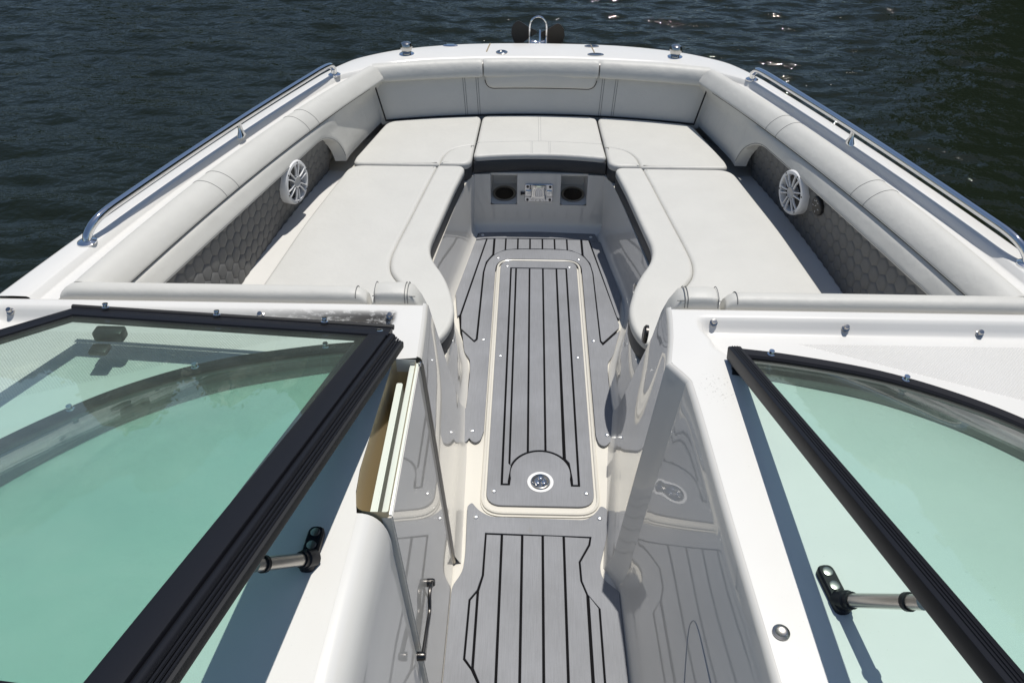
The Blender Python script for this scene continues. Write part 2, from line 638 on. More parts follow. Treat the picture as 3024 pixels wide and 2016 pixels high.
# ------------------------------------------------------------------ the boat shell
BOAT = thing('motorboat', 'white open-bow motorboat floating on dark rippled water', 'boat')

# outer and inner deck edge, port aft -> bow -> starboard aft
half = []
for y in np.linspace(1.705, 3.60, 24):
    half.append(((xA(y), y), (xB(y) + 0.002, y)))
outer_bow = catmull([(xA(3.60), 3.60), (0.985, 3.76), (0.90, 3.885), (0.72, 4.02), (0.48, 4.105), (0.25, 4.14), (0, 4.15)], 6)
inner_bow = catmull([(xB(3.60) + 0.002, 3.60), (0.845, 3.68), (0.80, 3.755), (0.62, 3.835), (0.45, 3.868), (0.22, 3.893), (0, 3.90)], 6)
for a, b in list(zip(outer_bow, inner_bow))[1:]:
    half.append((tuple(a), tuple(b)))
full = [((-a[0], a[1]), (-b[0], b[1])) for a, b in half[:-1]] + half[::-1]
PROF = [(0.0, -0.030), (0.012, -0.010), (0.05, -0.001), (0.09, 0), (0.34, 0.001), (0.58, 0.0), (0.62, -0.003), (0.68, -0.020), (0.71, -0.024), (0.85, -0.025), (1.0, -0.025), (1.02, -0.06)]
rows = []
for a, b in full:
    z = zg((a[1] + b[1]) / 2)
    bf = min(1, max(0, (a[1] - 3.55) / 0.25)) * 0.26
    pr = [(t + bf * (1 - abs(t - 0.65) / 0.35) if 0.5 < t < 1.0 else t, d) for t, d in PROF]
    pr = [(min(t, 0.985) if t < 1 else t, d) for t, d in pr]
    for i in range(1, len(pr)):
        if pr[i][0] <= pr[i - 1][0]:
            pr[i] = (pr[i - 1][0] + 0.004, pr[i][1])
    rows.append([(a[0] + (b[0] - a[0]) * t, a[1] + (b[1] - a[1]) * t, z + d) for t, d in pr])
grid('deck', rows, GEL, BOAT, angle=60)
rows = []
for a, b in full:
    z = zg(a[1]) - 0.0305
    nx, ny = (b[0] - a[0]), (b[1] - a[1])
    l = math.hypot(nx, ny); nx /= l; ny /= l
    rows.append([(a[0] + nx * d, a[1] + ny * d, zz) for d, zz in ((0, z), (-0.012, z - 0.02), (-0.012, z - 0.05), (0.01, z - 0.07), (0.06, z - 0.3), (0.16, 0.05), (0.30, -0.25), (0.45, -0.45))])
# hull sides continue aft past the consoles
aft = []
for s in (-1,):
    pass
grid('hull', rows, GEL, BOAT, angle=50)
for s in (-1, 1):
    rows = []
    for y in np.linspace(1.70, -0.3, 8):
        x = xA(1.70) + 0.03 * (1.70 - y)
        z = zg(1.705)
        rows.append([(s * (x - t), y, zz) for t, zz in ((0.02, z - 0.002), (0.0, z - 0.03), (-0.012, z - 0.05), (-0.012, z - 0.08), (0.01, z - 0.1), (0.06, z - 0.33), (0.16, 0.05), (0.30, -0.25), (0.45, -0.45))])
    grid('hull_side', rows, GEL, BOAT, angle=50)

# seams between the hinged centre section of the bow deck and the rest
for sx in (-1, 1):
    pts = []
    for t in np.linspace(0.04, 0.99, 10):
        xa, ya = sx * 0.262, 4.139
        xb, yb = sx * 0.288, 3.886
        zz = zg((4.14 + 3.89) / 2) + np.interp(t, [p[0] for p in PROF], [p[1] for p in PROF]) + 0.0005
        pts.append((xa + (xb - xa) * t, ya + (yb - ya) * t, zz))
    tube('deck_seam', pts, 0.0035, ROPE, BOAT, n=6)

# sole (cockpit floor)
plate('floor_liner', [(-0.47, 0.2), (0.47, 0.2), (0.47, 3.40), (-0.47, 3.40)], -0.02, 0.0, CREAM, BOAT)

# walls under the seats
TOPW = [(0.305, 3.315), (0.335, 3.25), (0.37, 3.03), (0.418, 2.62), (0.425, 2.49), (0.39, 2.40), (0.345, 2.31), (0.318, 2.2), (0.318, 2.05), (0.335, 1.80)]
BOTW = [(0.315, 3.325), (0.325, 3.22), (0.36, 2.97), (0.398, 2.74), (0.392, 2.60), (0.352, 2.47), (0.318, 2.35), (0.298, 2.22), (0.292, 2.08), (0.315, 1.85)]
tw, bw = catmull(TOPW, 5), catmull(BOTW, 5)
for s in (-1, 1):
    rows = []
    for t, b in zip(tw, bw):
        r_ = []
        for z in (-0.005, 0.004, 0.02, 0.045, 0.10, 0.2, 0.28, 0.312):
            k = z / 0.312
            fl = 0.03 * max(0, 1 - z / 0.045) ** 2
            r_.append((s * (b[0] + (t[0] - b[0]) * k - fl), b[1] + (t[1] - b[1]) * k, z))
        rows.append(r_)
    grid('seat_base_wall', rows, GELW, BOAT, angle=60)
    ledge = [(s * x, y) for x, y in [(p[0], p[1]) for p in tw]]
    outl = [(s * (xE(y) + 0.05), y) for y in np.linspace(1.80, 3.55, 18)] + [(s * 0.80, 3.80), (s * 0.31, 3.84)]
    plate('seat_base_top', ledge + outl, 0.300, 0.312, CREAM, BOAT)
plate('seat_base_top', [(-0.309, 3.335), (0.309, 3.335), (0.309, 3.84), (-0.309, 3.84)], 0.300, 0.311, CREAM, BOAT)
for s in (-1, 1):                                             # narrow ledge beside the cushions
    rows = [[(s * (xE(y) + 0.03), y, ZE), (s * (xE(y) - 0.075), y, ZE - 0.006), (s * (xE(y) - 0.13), y, 0.315)] for y in np.linspace(1.80, 3.32, 20)]
    grid('side_ledge', rows, GEL, BOAT)

# forward panel with two drink pockets
def yP(x): return 3.325 - 0.10 * x * x
PX = [(-0.232, -0.104), (0.104, 0.232)]; PZ = 0.150
def panel_piece(x0, x1, z0, z1):
    rows = []
    for x in np.linspace(x0, x1, max(3, int((x1 - x0) / 0.03))):
        r_ = []
        for z in np.linspace(z0, z1, 6):
            f = 0.035 * max(0, 1 - z / 0.06) ** 2
            r_.append((x, yP(x) - f + 0.00 * z, z))
        rows.append(r_)
    return rows
bm = bmesh.new()
grid_bm(bm, panel_piece(-0.330, 0.330, -0.004, PZ))
for a, b in ((-0.330, PX[0][0]), (PX[0][1], PX[1][0]), (PX[1][1], 0.330)):
    grid_bm(bm, panel_piece(a, b, PZ, 0.3125))
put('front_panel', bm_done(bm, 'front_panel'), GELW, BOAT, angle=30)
PT = 0.20                                                     # pocket shelves tip slightly towards the cockpit
def shelf(cyp, y): return PZ + 0.018 + (y - cyp) * PT
for a, b in PX:
    bm = bmesh.new()
    d = 0.15
    ya, yb = yP(a), yP(b)
    cxp = (a + b) / 2; cyp = (ya + yb) / 2 + 0.074
    grid_bm(bm, [[(a, ya, PZ), (a, ya, 0.3125)], [(a + 0.008, ya + d, PZ + 0.02), (a + 0.008, ya + d, 0.3125)], [(b - 0.008, yb + d, PZ + 0.02), (b - 0.008, yb + d, 0.3125)], [(b, yb, PZ), (b, yb, 0.3125)]])
    ringo = []; ringi = []
    for k in range(32):
        an = 2 * math.pi * k / 32
        dx, dy = math.cos(an), math.sin(an)
        sc = min(0.064 / max(abs(dx), 1e-6), 0.076 / max(abs(dy), 1e-6))
        ringo.append((cxp + dx * sc, cyp + dy * sc, shelf(cyp, cyp + dy * sc))); ringi.append((cxp + dx * 0.046, cyp + dy * 0.046, shelf(cyp, cyp + dy * 0.046)))
    grid_bm(bm, [ringo, ringi], close_v=True)
    put('drink_pocket', bm_done(bm, 'drink_pocket'), GEL, BOAT, angle=30)


# ------------------------------------------------------------------ consoles / bulkheads either side of the walk-through
def console_height(ax, y, s):
    """height of the console deck: a shallow moulded tray ahead of the windshield"""
    def sm(t): t = min(1, max(0, t)); return t * t * (3 - 2 * t)
    front = sm((1.670 - y) / 0.036)
    inner_x = 0.405 + 0.02 * sm((1.62 - y) / 0.06) + 0.05 * sm((1.55 - y) / 0.08)
    inner = sm((ax - inner_x) / 0.03)
    yb = 1.497 - 0.42 * max(0, ax - 0.50)
    back = sm((y - yb + 0.03) / 0.10)
    outer = sm((1.53 - ax) / 0.03)
    z = 0.74 - 0.036 * front * inner * back * outer
    edge = sm((0.012 - (1.705 - y)) / 0.012)
    return z - 0.012 * edge * edge


def console(s, inner_line, y0=-0.25):
    """console deck as a fine sheet; inner_line(y) gives the walkway edge"""
    ys_ = list(np.arange(1.705, 1.40, -0.008)) + list(np.arange(1.40, 0.2, -0.03)) + list(np.arange(0.2, y0, -0.09))
    rows = []
    for y in ys_:
        xi = inner_line(y)
        xs_ = np.concatenate([np.linspace(xi, 0.60, 26), np.linspace(0.60, 1.565 + 0.03 * (1.705 - y), 34)[1:]])
        rows.append([(s * x, y, console_height(x, y, s)) for x in xs_])
    # front face going down behind the aft backrests
    y = 1.705; fr = []
    for dz in (0.0, 0.012, 0.03, 0.2, 0.40):
        fr.append([(p[0], 1.705 + 0.006 * (dz > 0) + dz * 0.30, (rows[0][i][2] - dz)) for i, p in enumerate(rows[0])])
    return fr[::-1][:-1] + rows


def wall(name, rul, rad, s, m=GELW, parent=BOAT, flare=0.02, nz=12, angle=50):
    """walkway wall from rulings ((x_top,y_top),(x_bottom,y_bottom)); top edge rounded by rad into the deck"""
    rr = catmull([(*a, *b) for a, b in rul], 5)
    rows = []
    for xt, yt, xb, yb in rr:
        col = []
        for z in np.concatenate([[-0.005, 0.003, 0.012, 0.03, 0.06], np.linspace(0.12, 0.74 - rad, nz)]):
            k = z / 0.74
            fl = flare * max(0, 1 - z / 0.06) ** 2
            col.append((s * (xb + (xt - xb) * k - fl), yb + (yt - yb) * k, z))
        for a in np.linspace(0, 90, 8)[1:]:
            k = (0.74 - rad + rad * math.sin(R(a))) / 0.74
            col.append((s * (xb + (xt - xb) * k + rad * (1 - math.cos(R(a)))), yb + (yt - yb) * k, 0.74 - rad + rad * math.sin(R(a)) - 0.0006))
        rows.append(col)
    return grid(name, rows, m, parent, angle=angle)


RF = [((0.331, 1.706), (0.285, 2.05)), ((0.328, 1.65), (0.262, 1.86)), ((0.319, 1.57), (0.242, 1.64)), ((0.300, 1.47), (0.212, 1.375))]
RJ = [((0.300, 1.47), (0.212, 1.375)), ((0.306, 1.462), (0.216, 1.368)), ((0.327, 1.430), (0.236, 1.335)), ((0.341, 1.405), (0.246, 1.310))]
RA = [((0.341, 1.405), (0.246, 1.310)), ((0.347, 1.30), (0.250, 1.24)), ((0.357, 1.0), (0.256, 0.98)), ((0.372, 0.65), (0.262, 0.68)), ((0.378, 0.2), (0.27, 0.25)), ((0.38, -0.25), (0.28, -0.2))]


def lineR(y):
    pts = [(-0.25, 0.38), (0.2, 0.378), (0.65, 0.372), (1.0, 0.357), (1.30, 0.347), (1.405, 0.341), (1.430, 0.327), (1.462, 0.306), (1.47, 0.300), (1.57, 0.319), (1.65, 0.328), (1.706, 0.331)]
    return float(np.interp(y, [p[0] for p in pts], [p[1] for p in pts])) + 0.0125


cs = grid('console', console(1, lineR), CONS, BOAT, angle=55)
cs['label'] = 'starboard console moulding with snap studs'
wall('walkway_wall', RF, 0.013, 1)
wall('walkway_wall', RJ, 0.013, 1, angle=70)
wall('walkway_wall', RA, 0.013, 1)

LF = [((0.326, 1.706), (0.285, 2.05)), ((0.322, 1.64), (0.272, 1.82)), ((0.319, 1.56), (0.265, 1.60)), ((0.317, 1.478), (0.258, 1.38))]
LA = [((0.338, 0.985), (0.270, 0.93)), ((0.345, 0.85), (0.268, 0.85)), ((0.352, 0.65), (0.266, 0.68)), ((0.36, 0.2), (0.27, 0.25)), ((0.37, -0.25), (0.28, -0.2))]


def lineL(y):
    if y > 1.465:
        return float(np.interp(y, [1.47, 1.56, 1.64, 1.706], [0.317, 0.319, 0.322, 0.326])) + 0.0125
    if y > 0.985:
        return float(np.interp(y, [0.985, 1.03, 1.10, 1.27, 1.40, 1.465], [0.392, 0.404, 0.407, 0.398, 0.390, 0.386]))
    return float(np.interp(y, [-0.25, 0.2, 0.65, 0.85, 0.985], [0.42, 0.41, 0.402, 0.395, 0.392]))


cs2 = grid('console', console(-1, lineL), CONS, BOAT, angle=55)
cs2['label'] = 'port console moulding with mildew stain beside its snap studs'
wall('walkway_wall', LF, 0.013, -1)
# thick rounded shoulder aft of the door pocket
rows = []
for xt, yt, xb, yb in catmull([(*a, *b) for a, b in LA], 6):
    col = []
    for z in np.concatenate([[-0.005, 0.004, 0.02, 0.05], np.linspace(0.1, 0.62, 10)]):
        k = z / 0.74
        col.append((-(xb + (xt - xb) * k - 0.02 * max(0, 1 - z / 0.05) ** 2), yb + (yt - yb) * k, z))
    x0 = xb + (xt - xb) * 0.62 / 0.74; y0_ = yb + (yt - yb) * 0.62 / 0.74
    x1 = lineL(yt) + 0.004
    for a in np.linspace(0, 90, 12)[1:]:
        ca, sa = math.cos(R(a)), math.sin(R(a))
        col.append((-(x1 - (x1 - x0) * ca ** 0.8), y0_ + (yt - y0_) * sa, 0.62 + 0.1195 * sa ** 0.8))
    rows.append(col)
grid('door_pocket_shoulder', rows, GELS, BOAT, angle=60)
# door pocket: resin-coloured inside and moulded lip
pk = fillet([(-0.330, 0.990), (-0.400, 0.990), (-0.408, 1.10), (-0.399, 1.27), (-0.387, 1.468), (-0.330, 1.468)], [0.005, 0.03, 0.05, 0.1, 0.02, 0.005], 5)
rows = [[(x, y, 0.7385) for x, y in pk], [(x + 0.003, y, 0.725) for x, y in offset(ccw(pk), 0.004)] if False else [(x, y, 0.70) for x, y in pk], [(x, y, 0.42) for x, y in pk]]
grid('door_pocket', rows, AMBER, BOAT, close_v=True)
plate('door_pocket_floor', pk, 0.40, 0.42, AMBER, BOAT)
# front end of the pocket: moulded block under the console deck
rows = [[(-0.330, 1.466, 0.7395), (-0.386, 1.466, 0.7395)], [(-0.330, 1.464, 0.735), (-0.386, 1.464, 0.735)], [(-0.330, 1.464, 0.70), (-0.386, 1.464, 0.70)]]
grid('door_pocket_lip', rows, GEL, BOAT)


# sliding door boards standing in the port pocket
def board(name, label, x0, x1, y0, y1, z1, shx, shy):
    """vertical board; shx/shy = shift of its foot (x inboard, y aft)"""
    bm = bmesh.new()
    rows = []
    for k in (0, 1):
        z = z1 * k if k else 0.006
        sx_, sy_ = (0, 0) if k else (shx, shy)
        rows.append([(x0 + sx_, y0 + sy_, z), (x1 + sx_, y0 + sy_, z), (x1 + sx_, y1 + sy_, z), (x0 + sx_, y1 + sy_, z)])
    V = grid_bm(bm, rows, close_v=True, caps=True)
    bmesh.ops.bevel(bm, geom=[e for e in bm.edges], offset=0.0025, segments=2, affect='EDGES')
    return bm_done(bm, name)


dr = thing('sliding_door', 'glossy white sliding door board standing proud of the port pocket', 'door')
me = board('door_leaf', '', -0.347, -0.3225, 0.992, 1.474, 0.722, 0.062, -0.10)
put('door_leaf', me, GELW, dr)
# upper and aft edges of raw board
box('top_edge', (-0.3348, 1.233, 0.7225), (0.021, 0.476, 0.003), DOORW, dr, 0.0012)
section_sweep('aft_edge', [(-0.3348, 0.9905, 0.720), (-0.2735, 0.8905, 0.008)], rrect(0.021, 0.003, 0.001, 1), CREAM, dr, up=(0, 1, 0))
tube('edge_seal', [(-0.3195, 1.476, 0.715), (-0.2600, 1.381, 0.008)], 0.0068, STEEL, dr, n=10)
tube('edge_pin', [(-0.3215, 1.470, 0.716), (-0.3215, 1.470, 0.729)], 0.004, CHROME, dr, n=8)
dr2 = tag(put('sliding_door', board('sliding_door', '', -0.3745, -0.3590, 1.0, 1.415, 0.708, 0.0, 0.0), DOORW), 'white inner door board set lower in the port pocket', 'door')
# pull lever on the door
lev = thing('door_pull', 'dark bent metal pull lever on the sliding door', 'door handle')
def door_face(y, z):
    k = 1 - z / 0.722
    return Vector((-0.3225 + 0.062 * k + 0.001, y, z))
a0, a3 = door_face(1.097, 0.328), door_face(0.900, 0.336)
off = Vector((0.012, 0, 0.001))
section_sweep('lever', [Vector(p) + off for p in catmull([tuple(a0), tuple(door_face(1.070, 0.345)), tuple(door_face(1.045, 0.340)), tuple(door_face(1.020, 0.322)), tuple(door_face(0.96, 0.330)), tuple(a3)], 5)], rrect(0.016, 0.008, 0.003, 2), DKSTEEL, lev, up=(1, 0, 0))
for p in (a0, a3):
    lathe('bolt', [(0.0105, -0.001), (0.0105, 0.013), (0.008, 0.018), (0.0, 0.019)], frame(p, (1, 0, 0.1)), DKSTEEL, lev, 12)

# moulded outline of a small locker door low on the starboard wall
def wallR(y, z):
    k = z / 0.74
    xt = np.interp(y, [0.2, 0.65, 1.0, 1.30], [0.378, 0.372, 0.357, 0.347]); xb = np.interp(y, [0.25, 0.68, 0.98, 1.24], [0.27, 0.262, 0.256, 0.250])
    return Vector((xb + (xt - xb) * k, y, z))
tube('locker_outline', catmull([tuple(wallR(0.70, 0.2)), tuple(wallR(0.80, 0.30)), tuple(wallR(0.905, 0.405)), tuple(wallR(0.93, 0.45)), tuple(wallR(0.905, 0.48)), tuple(wallR(0.80, 0.485)), tuple(wallR(0.6, 0.485))], 6), 0.0014, PLGREY, BOAT, n=6)

# ------------------------------------------------------------------ floor mats (separate foam planks over black grooves)
Z0, Z1 = 0.0045, 0.0115
def arc_y(x, g=0.0): return 1.733 + math.sqrt(max(0, (0.102 + g) ** 2 - (x - 0.004) ** 2))


def screw(x, y, z, parent):
    return lathe('screw', [(0.0085, z - 0.004), (0.0085, z + 0.0012), (0.0068, z + 0.0030), (0.004, z + 0.0042), (0.0, z + 0.0046)], Matrix.Translation((x, y, 0)), SCREW, parent, 12)


# hatch
lid = plate('floor_hatch', fillet([(-0.194, 1.558), (0.2, 1.558), (0.2, 3.056), (-0.194, 3.056)], 0.075, 8, 0.05), 0.0005, 0.0042, CREAM, BOAT)
lid['label'] = 'long floor locker hatch with cream moulded rim'
rim = fillet([(-0.187, 1.57), (0.193, 1.57), (0.193, 3.048), (-0.187, 3.048)], 0.07, 8)
tube('rim', [(x, y, 0.0055) for x, y in rim], 0.0055, CREAM, lid, n=8, closed=True)
hm = fillet([(-0.174, 1.597), (0.180, 1.597), (0.180, 3.036), (-0.174, 3.036)], 0.055, 8, 0.05)
plate('groove_sheet', offset(ccw(hm), 0.004), 0.004, 0.0065, GROOVE, lid)
hole = [(-0.128, 2.980), (0.1335, 2.980), (0.1355, 1.682), (0.1065, 1.682)] + [(0.004 + 0.102 * math.cos(a), 1.733 + 0.102 * math.sin(a)) for a in np.linspace(R(-12), R(192), 26)] + [(-0.0985, 1.682), (-0.128, 1.682)]
plate('mat_border', hm, Z0, Z1, EVA, lid, holes=[hole])
yt = 2.974
plate('plank', [(-0.122, yt), (-0.1045, yt), (-0.1045, 1.778), (-0.096, 1.768), (-0.1045, 1.70), (-0.1045, 1.688), (-0.122, 1.688)], Z0, Z1, EVA, lid)
for a, b in ((-0.0985, -0.042), (-0.036, 0.0195), (0.0255, 0.0820)):
    pts = [(a, yt), (b, yt)] + [(x, arc_y(x, 0.006)) for x in np.linspace(b, a, 9)]
    plate('plank', pts, Z0, Z1, EVA, lid)
plate('plank', [(0.088, yt), (0.1275, yt), (0.1295, 1.688), (0.1125, 1.688), (0.112, 1.71), (0.104, 1.785), (0.092, 1.802)], Z0, Z1, EVA, lid)
for x, y in ((-0.150, 1.655), (0.155, 1.652), (-0.153, 2.345), (0.156, 2.342), (-0.143, 2.99), (0.145, 2.988)):
    screw(x, y, Z1, lid)
# latch
lt = thing('hatch_latch', 'round chrome turn latch set in the floor hatch', 'latch')
lathe('ring', [(0.044, 0.0117), (0.044, 0.013), (0.036, 0.0138), (0.033, 0.0125), (0.030, 0.0125)], Matrix.Translation((0.004, 1.697, 0)), PLWHITE, lt, 32, cap=False)
lathe('bowl', [(0.034, 0.0128), (0.031, 0.0175), (0.028, 0.0180), (0.025, 0.0150), (0.020, 0.0118), (0.010, 0.0108), (0.0, 0.0105)], Matrix.Translation((0.004, 1.697, 0)), SNAP, lt, 32)
for k in range(3):
    a = R(90 + 120 * k)
    lathe('lobe', [(0.0095, 0.0122), (0.0095, 0.0175), (0.006, 0.020), (0, 0.0205)], Matrix.Translation((0.004 + 0.0125 * math.cos(a), 1.697 + 0.0125 * math.sin(a), 0)), CHROME, lt, 16)

# surround mat
sm_ = plate('floor_mat', [(-0.300, 3.285), (-0.296, 3.3), (0.28, 3.3), (0.296, 3.2), (0.362, 2.76), (0.325, 2.5), (0.272, 2.3), (0.272, 1.905), (0.206, 1.905), (0.202, 2.95), (0.15, 3.06), (-0.15, 3.06), (-0.200, 2.95), (-0.203, 1.905), (-0.27, 1.905), (-0.27, 2.3), (-0.325, 2.5), (-0.358, 2.76)], 0.0006, 0.0062, GROOVE, BOAT)
sm_['label'] = 'grey foam plank mat around the floor hatch'
inner = fillet([(-0.197, 1.930), (-0.197, 3.054), (0.203, 3.054), (0.203, 1.930)], [0, 0.085, 0.085, 0], 9)
arch_o = [(-0.249, 2.446), (-0.2465, 2.94), (-0.236, 3.02), (-0.205, 3.086), (-0.158, 3.126), (-0.10, 3.136), (0, 3.139), (0.10, 3.138), (0.16, 3.128), (0.21, 3.088), (0.239, 3.02), (0.2495, 2.94), (0.2515, 2.446)]
arch_s = [tuple(p) for p in catmull(arch_o[1:-1], 4)]
_tab = [tuple(p) for p in catmull([(-0.200, 1.915), (-0.208, 1.885), (-0.224, 1.873), (-0.238, 1.881), (-0.247, 1.892), (-0.253, 1.881), (-0.262, 1.872), (-0.274, 1.882), (-0.277, 1.92)], 4)]
left_low = _tab + [(-0.278, 2.034), (-0.269, 2.046), (-0.267, 2.238), (-0.273, 2.326), (-0.298, 2.364), (-0.317, 2.500), (-0.262, 2.428)]
right_low = [(0.262, 2.422), (0.341, 2.526), (0.300, 2.36), (0.275, 2.32), (0.269, 2.24), (0.270, 2.045), (0.279, 2.034)] + [(-x + 0.004, y - 0.006) for x, y in _tab[::-1]]
ring = left_low + [arch_o[0]] + arch_s + [arch_o[-1]] + right_low + list(reversed([p for p in inner]))
low_r = [0.001] * len(_tab) + [0.012, 0.02, 0.04, 0.05, 0.04, 0.004, 0.004]
ring = fillet(ring, low_r + [0.003] * (len(arch_s) + 2) + low_r[::-1] + [0.002] * len(inner), 5)
plate('mat_border', ring, Z0, Z1, EVA, sm_)
g = 0.006
archx = lambda x: float(np.interp(x, [p[0] for p in arch_o[1:-1]], [p[1] for p in arch_o[1:-1]]))
for s in (-1, 1):
    wedge = [(s * 0.3225, 2.518), (s * 0.264, 2.441), (s * 0.2565, 2.452), (s * 0.2535, 2.94), (s * 0.2435, 3.026), (s * 0.2165, 3.09), (s * 0.2165, 3.229), (s * 0.2465, 3.227), (s * 0.329, 2.612)]
    if s > 0:
        wedge[0] = (0.338, 2.539); wedge[-1] = (0.341, 2.56)
    plate('plank', wedge, Z0, Z1, EVA, sm_)
    plate('plank', [(s * 0.2525, 3.226), (s * 0.304, 3.213), (s * 0.366, 2.77), (s * 0.345, 2.60), (s * 0.335, 2.614)], Z0, Z1, EVA, sm_)
xs_ = [-0.2105, -0.156, -0.097, -0.038, 0.022, 0.081, 0.141, 0.2105]
for a, b in zip(xs_, xs_[1:]):
    a2_, b2_ = a + 0.003, b - 0.003
    plate('plank', [(x, archx(x) + g) for x in np.linspace(a2_, b2_, 5)] + [(b2_, 3.232), (a2_, 3.232)], Z0, Z1, EVA, sm_)
plate('plank', fillet([(-0.303, 3.220), (-0.252, 3.233), (-0.1, 3.239), (0.1, 3.239), (0.245, 3.234), (0.272, 3.21), (0.296, 3.215), (0.282, 3.288), (0, 3.303), (-0.288, 3.288)], 0.006, 3), Z0, Z1, EVA, sm_)
for x, y in ((-0.188, 3.058), (0.191, 3.054), (-0.226, 2.447), (0.226, 2.449), (-0.238, 1.928), (0.243, 1.92), (-0.272, 3.262), (0.26, 3.256)):
    o = screw(x, y, Z1, sm_)

# aft mat
am = fillet([(-0.259, 0.3), (-0.259, 1.295), (-0.230, 1.345), (-0.227, 1.42), (-0.233, 1.592), (-0.219, 1.607), (-0.199, 1.578), (-0.160, 1.551), (0.150, 1.545), (0.180, 1.572), (0.200, 1.603), (0.219, 1.592), (0.214, 1.494), (0.181, 1.372), (0.186, 1.332), (0.232, 1.290), (0.235, 0.3)], [0, 0.02, 0.03, 0.02, 0.008, 0.008, 0.02, 0.03, 0.03, 0.02, 0.008, 0.01, 0.05, 0.03, 0.03, 0.01, 0], 5)
ab = plate('floor_mat', offset(ccw(am), 0.004), 0.0006, 0.0062, GROOVE, BOAT)
ab['label'] = 'grey foam plank mat in the walk-through aft of the hatch'
hole = [(-0.170, 1.487), (0.1615, 1.480), (0.1560, 1.449), (0.1235, 1.387), (0.1255, 1.322), (0.1400, 1.277), (0.1735, 1.231), (0.1755, 0.36), (-0.165, 0.36), (-0.165, 1.00), (-0.186, 1.041), (-0.209, 1.070), (-0.206, 1.252), (-0.184, 1.284), (-0.172, 1.334)]
plate('mat_border', am, Z0, Z1, EVA, ab, holes=[hole])
plate('plank', [(-0.166, 1.482), (-0.1205, 1.481), (-0.1225, 0.366), (-0.159, 0.366), (-0.159, 1.0), (-0.1795, 1.045), (-0.1785, 1.281), (-0.167, 1.334)], Z0, Z1, EVA, ab)
plate('plank', [(-0.1845, 1.275), (-0.2015, 1.250), (-0.2045, 1.073), (-0.1855, 1.048)], Z0, Z1, EVA, ab)
for a, b in ((-0.1145, -0.0570), (-0.0510, 0.0070), (0.0130, 0.0725)):
    plate('plank', [(a, 1.4815), (b, 1.480), (b - 0.002, 0.366), (a - 0.002, 0.366)], Z0, Z1, EVA, ab)
plate('plank', [(0.0785, 1.479), (0.1565, 1.476), (0.1515, 1.451), (0.119, 1.388), (0.1210, 1.322), (0.1360, 1.277), (0.1380, 0.366), (0.0765, 0.366)], Z0, Z1, EVA, ab)
plate('plank', [(0.1440, 1.271), (0.1690, 1.234), (0.1710, 0.366), (0.1455, 0.366)], Z0, Z1, EVA, ab)
for x, y in ((-0.203, 1.548), (0.192, 1.552)):
    screw(x, y, Z1, ab)

# ------------------------------------------------------------------ upholstered side frames and quilted panels
def smooth01(t): t = min(1, max(0, t)); return t * t * (3 - 2 * t)


def low_edge(y):
    """height of the frame's lower edge: an arch that comes down to the seat towards the bow"""
    if y < 3.10:
        return zD(y)
    t = min(1, (y - 3.10) / 0.19)
    return 0.385 + (zD(y) - 0.385) * math.sqrt(max(0, 1 - t * t))


def frame_x(y, z):
    k = (zC(y) - z) / (zC(y) - zD(y))
    x0, x1 = xC(y) + 0.004, xD(y)
    if k <= 1:
        return x0 + (x1 - x0) * k
    kk = (zD(y) - z) / (zD(y) - 0.385)
    xe = min(xE(y) - 0.09, 0.90)
    return x1 + (xe - x1) * kk


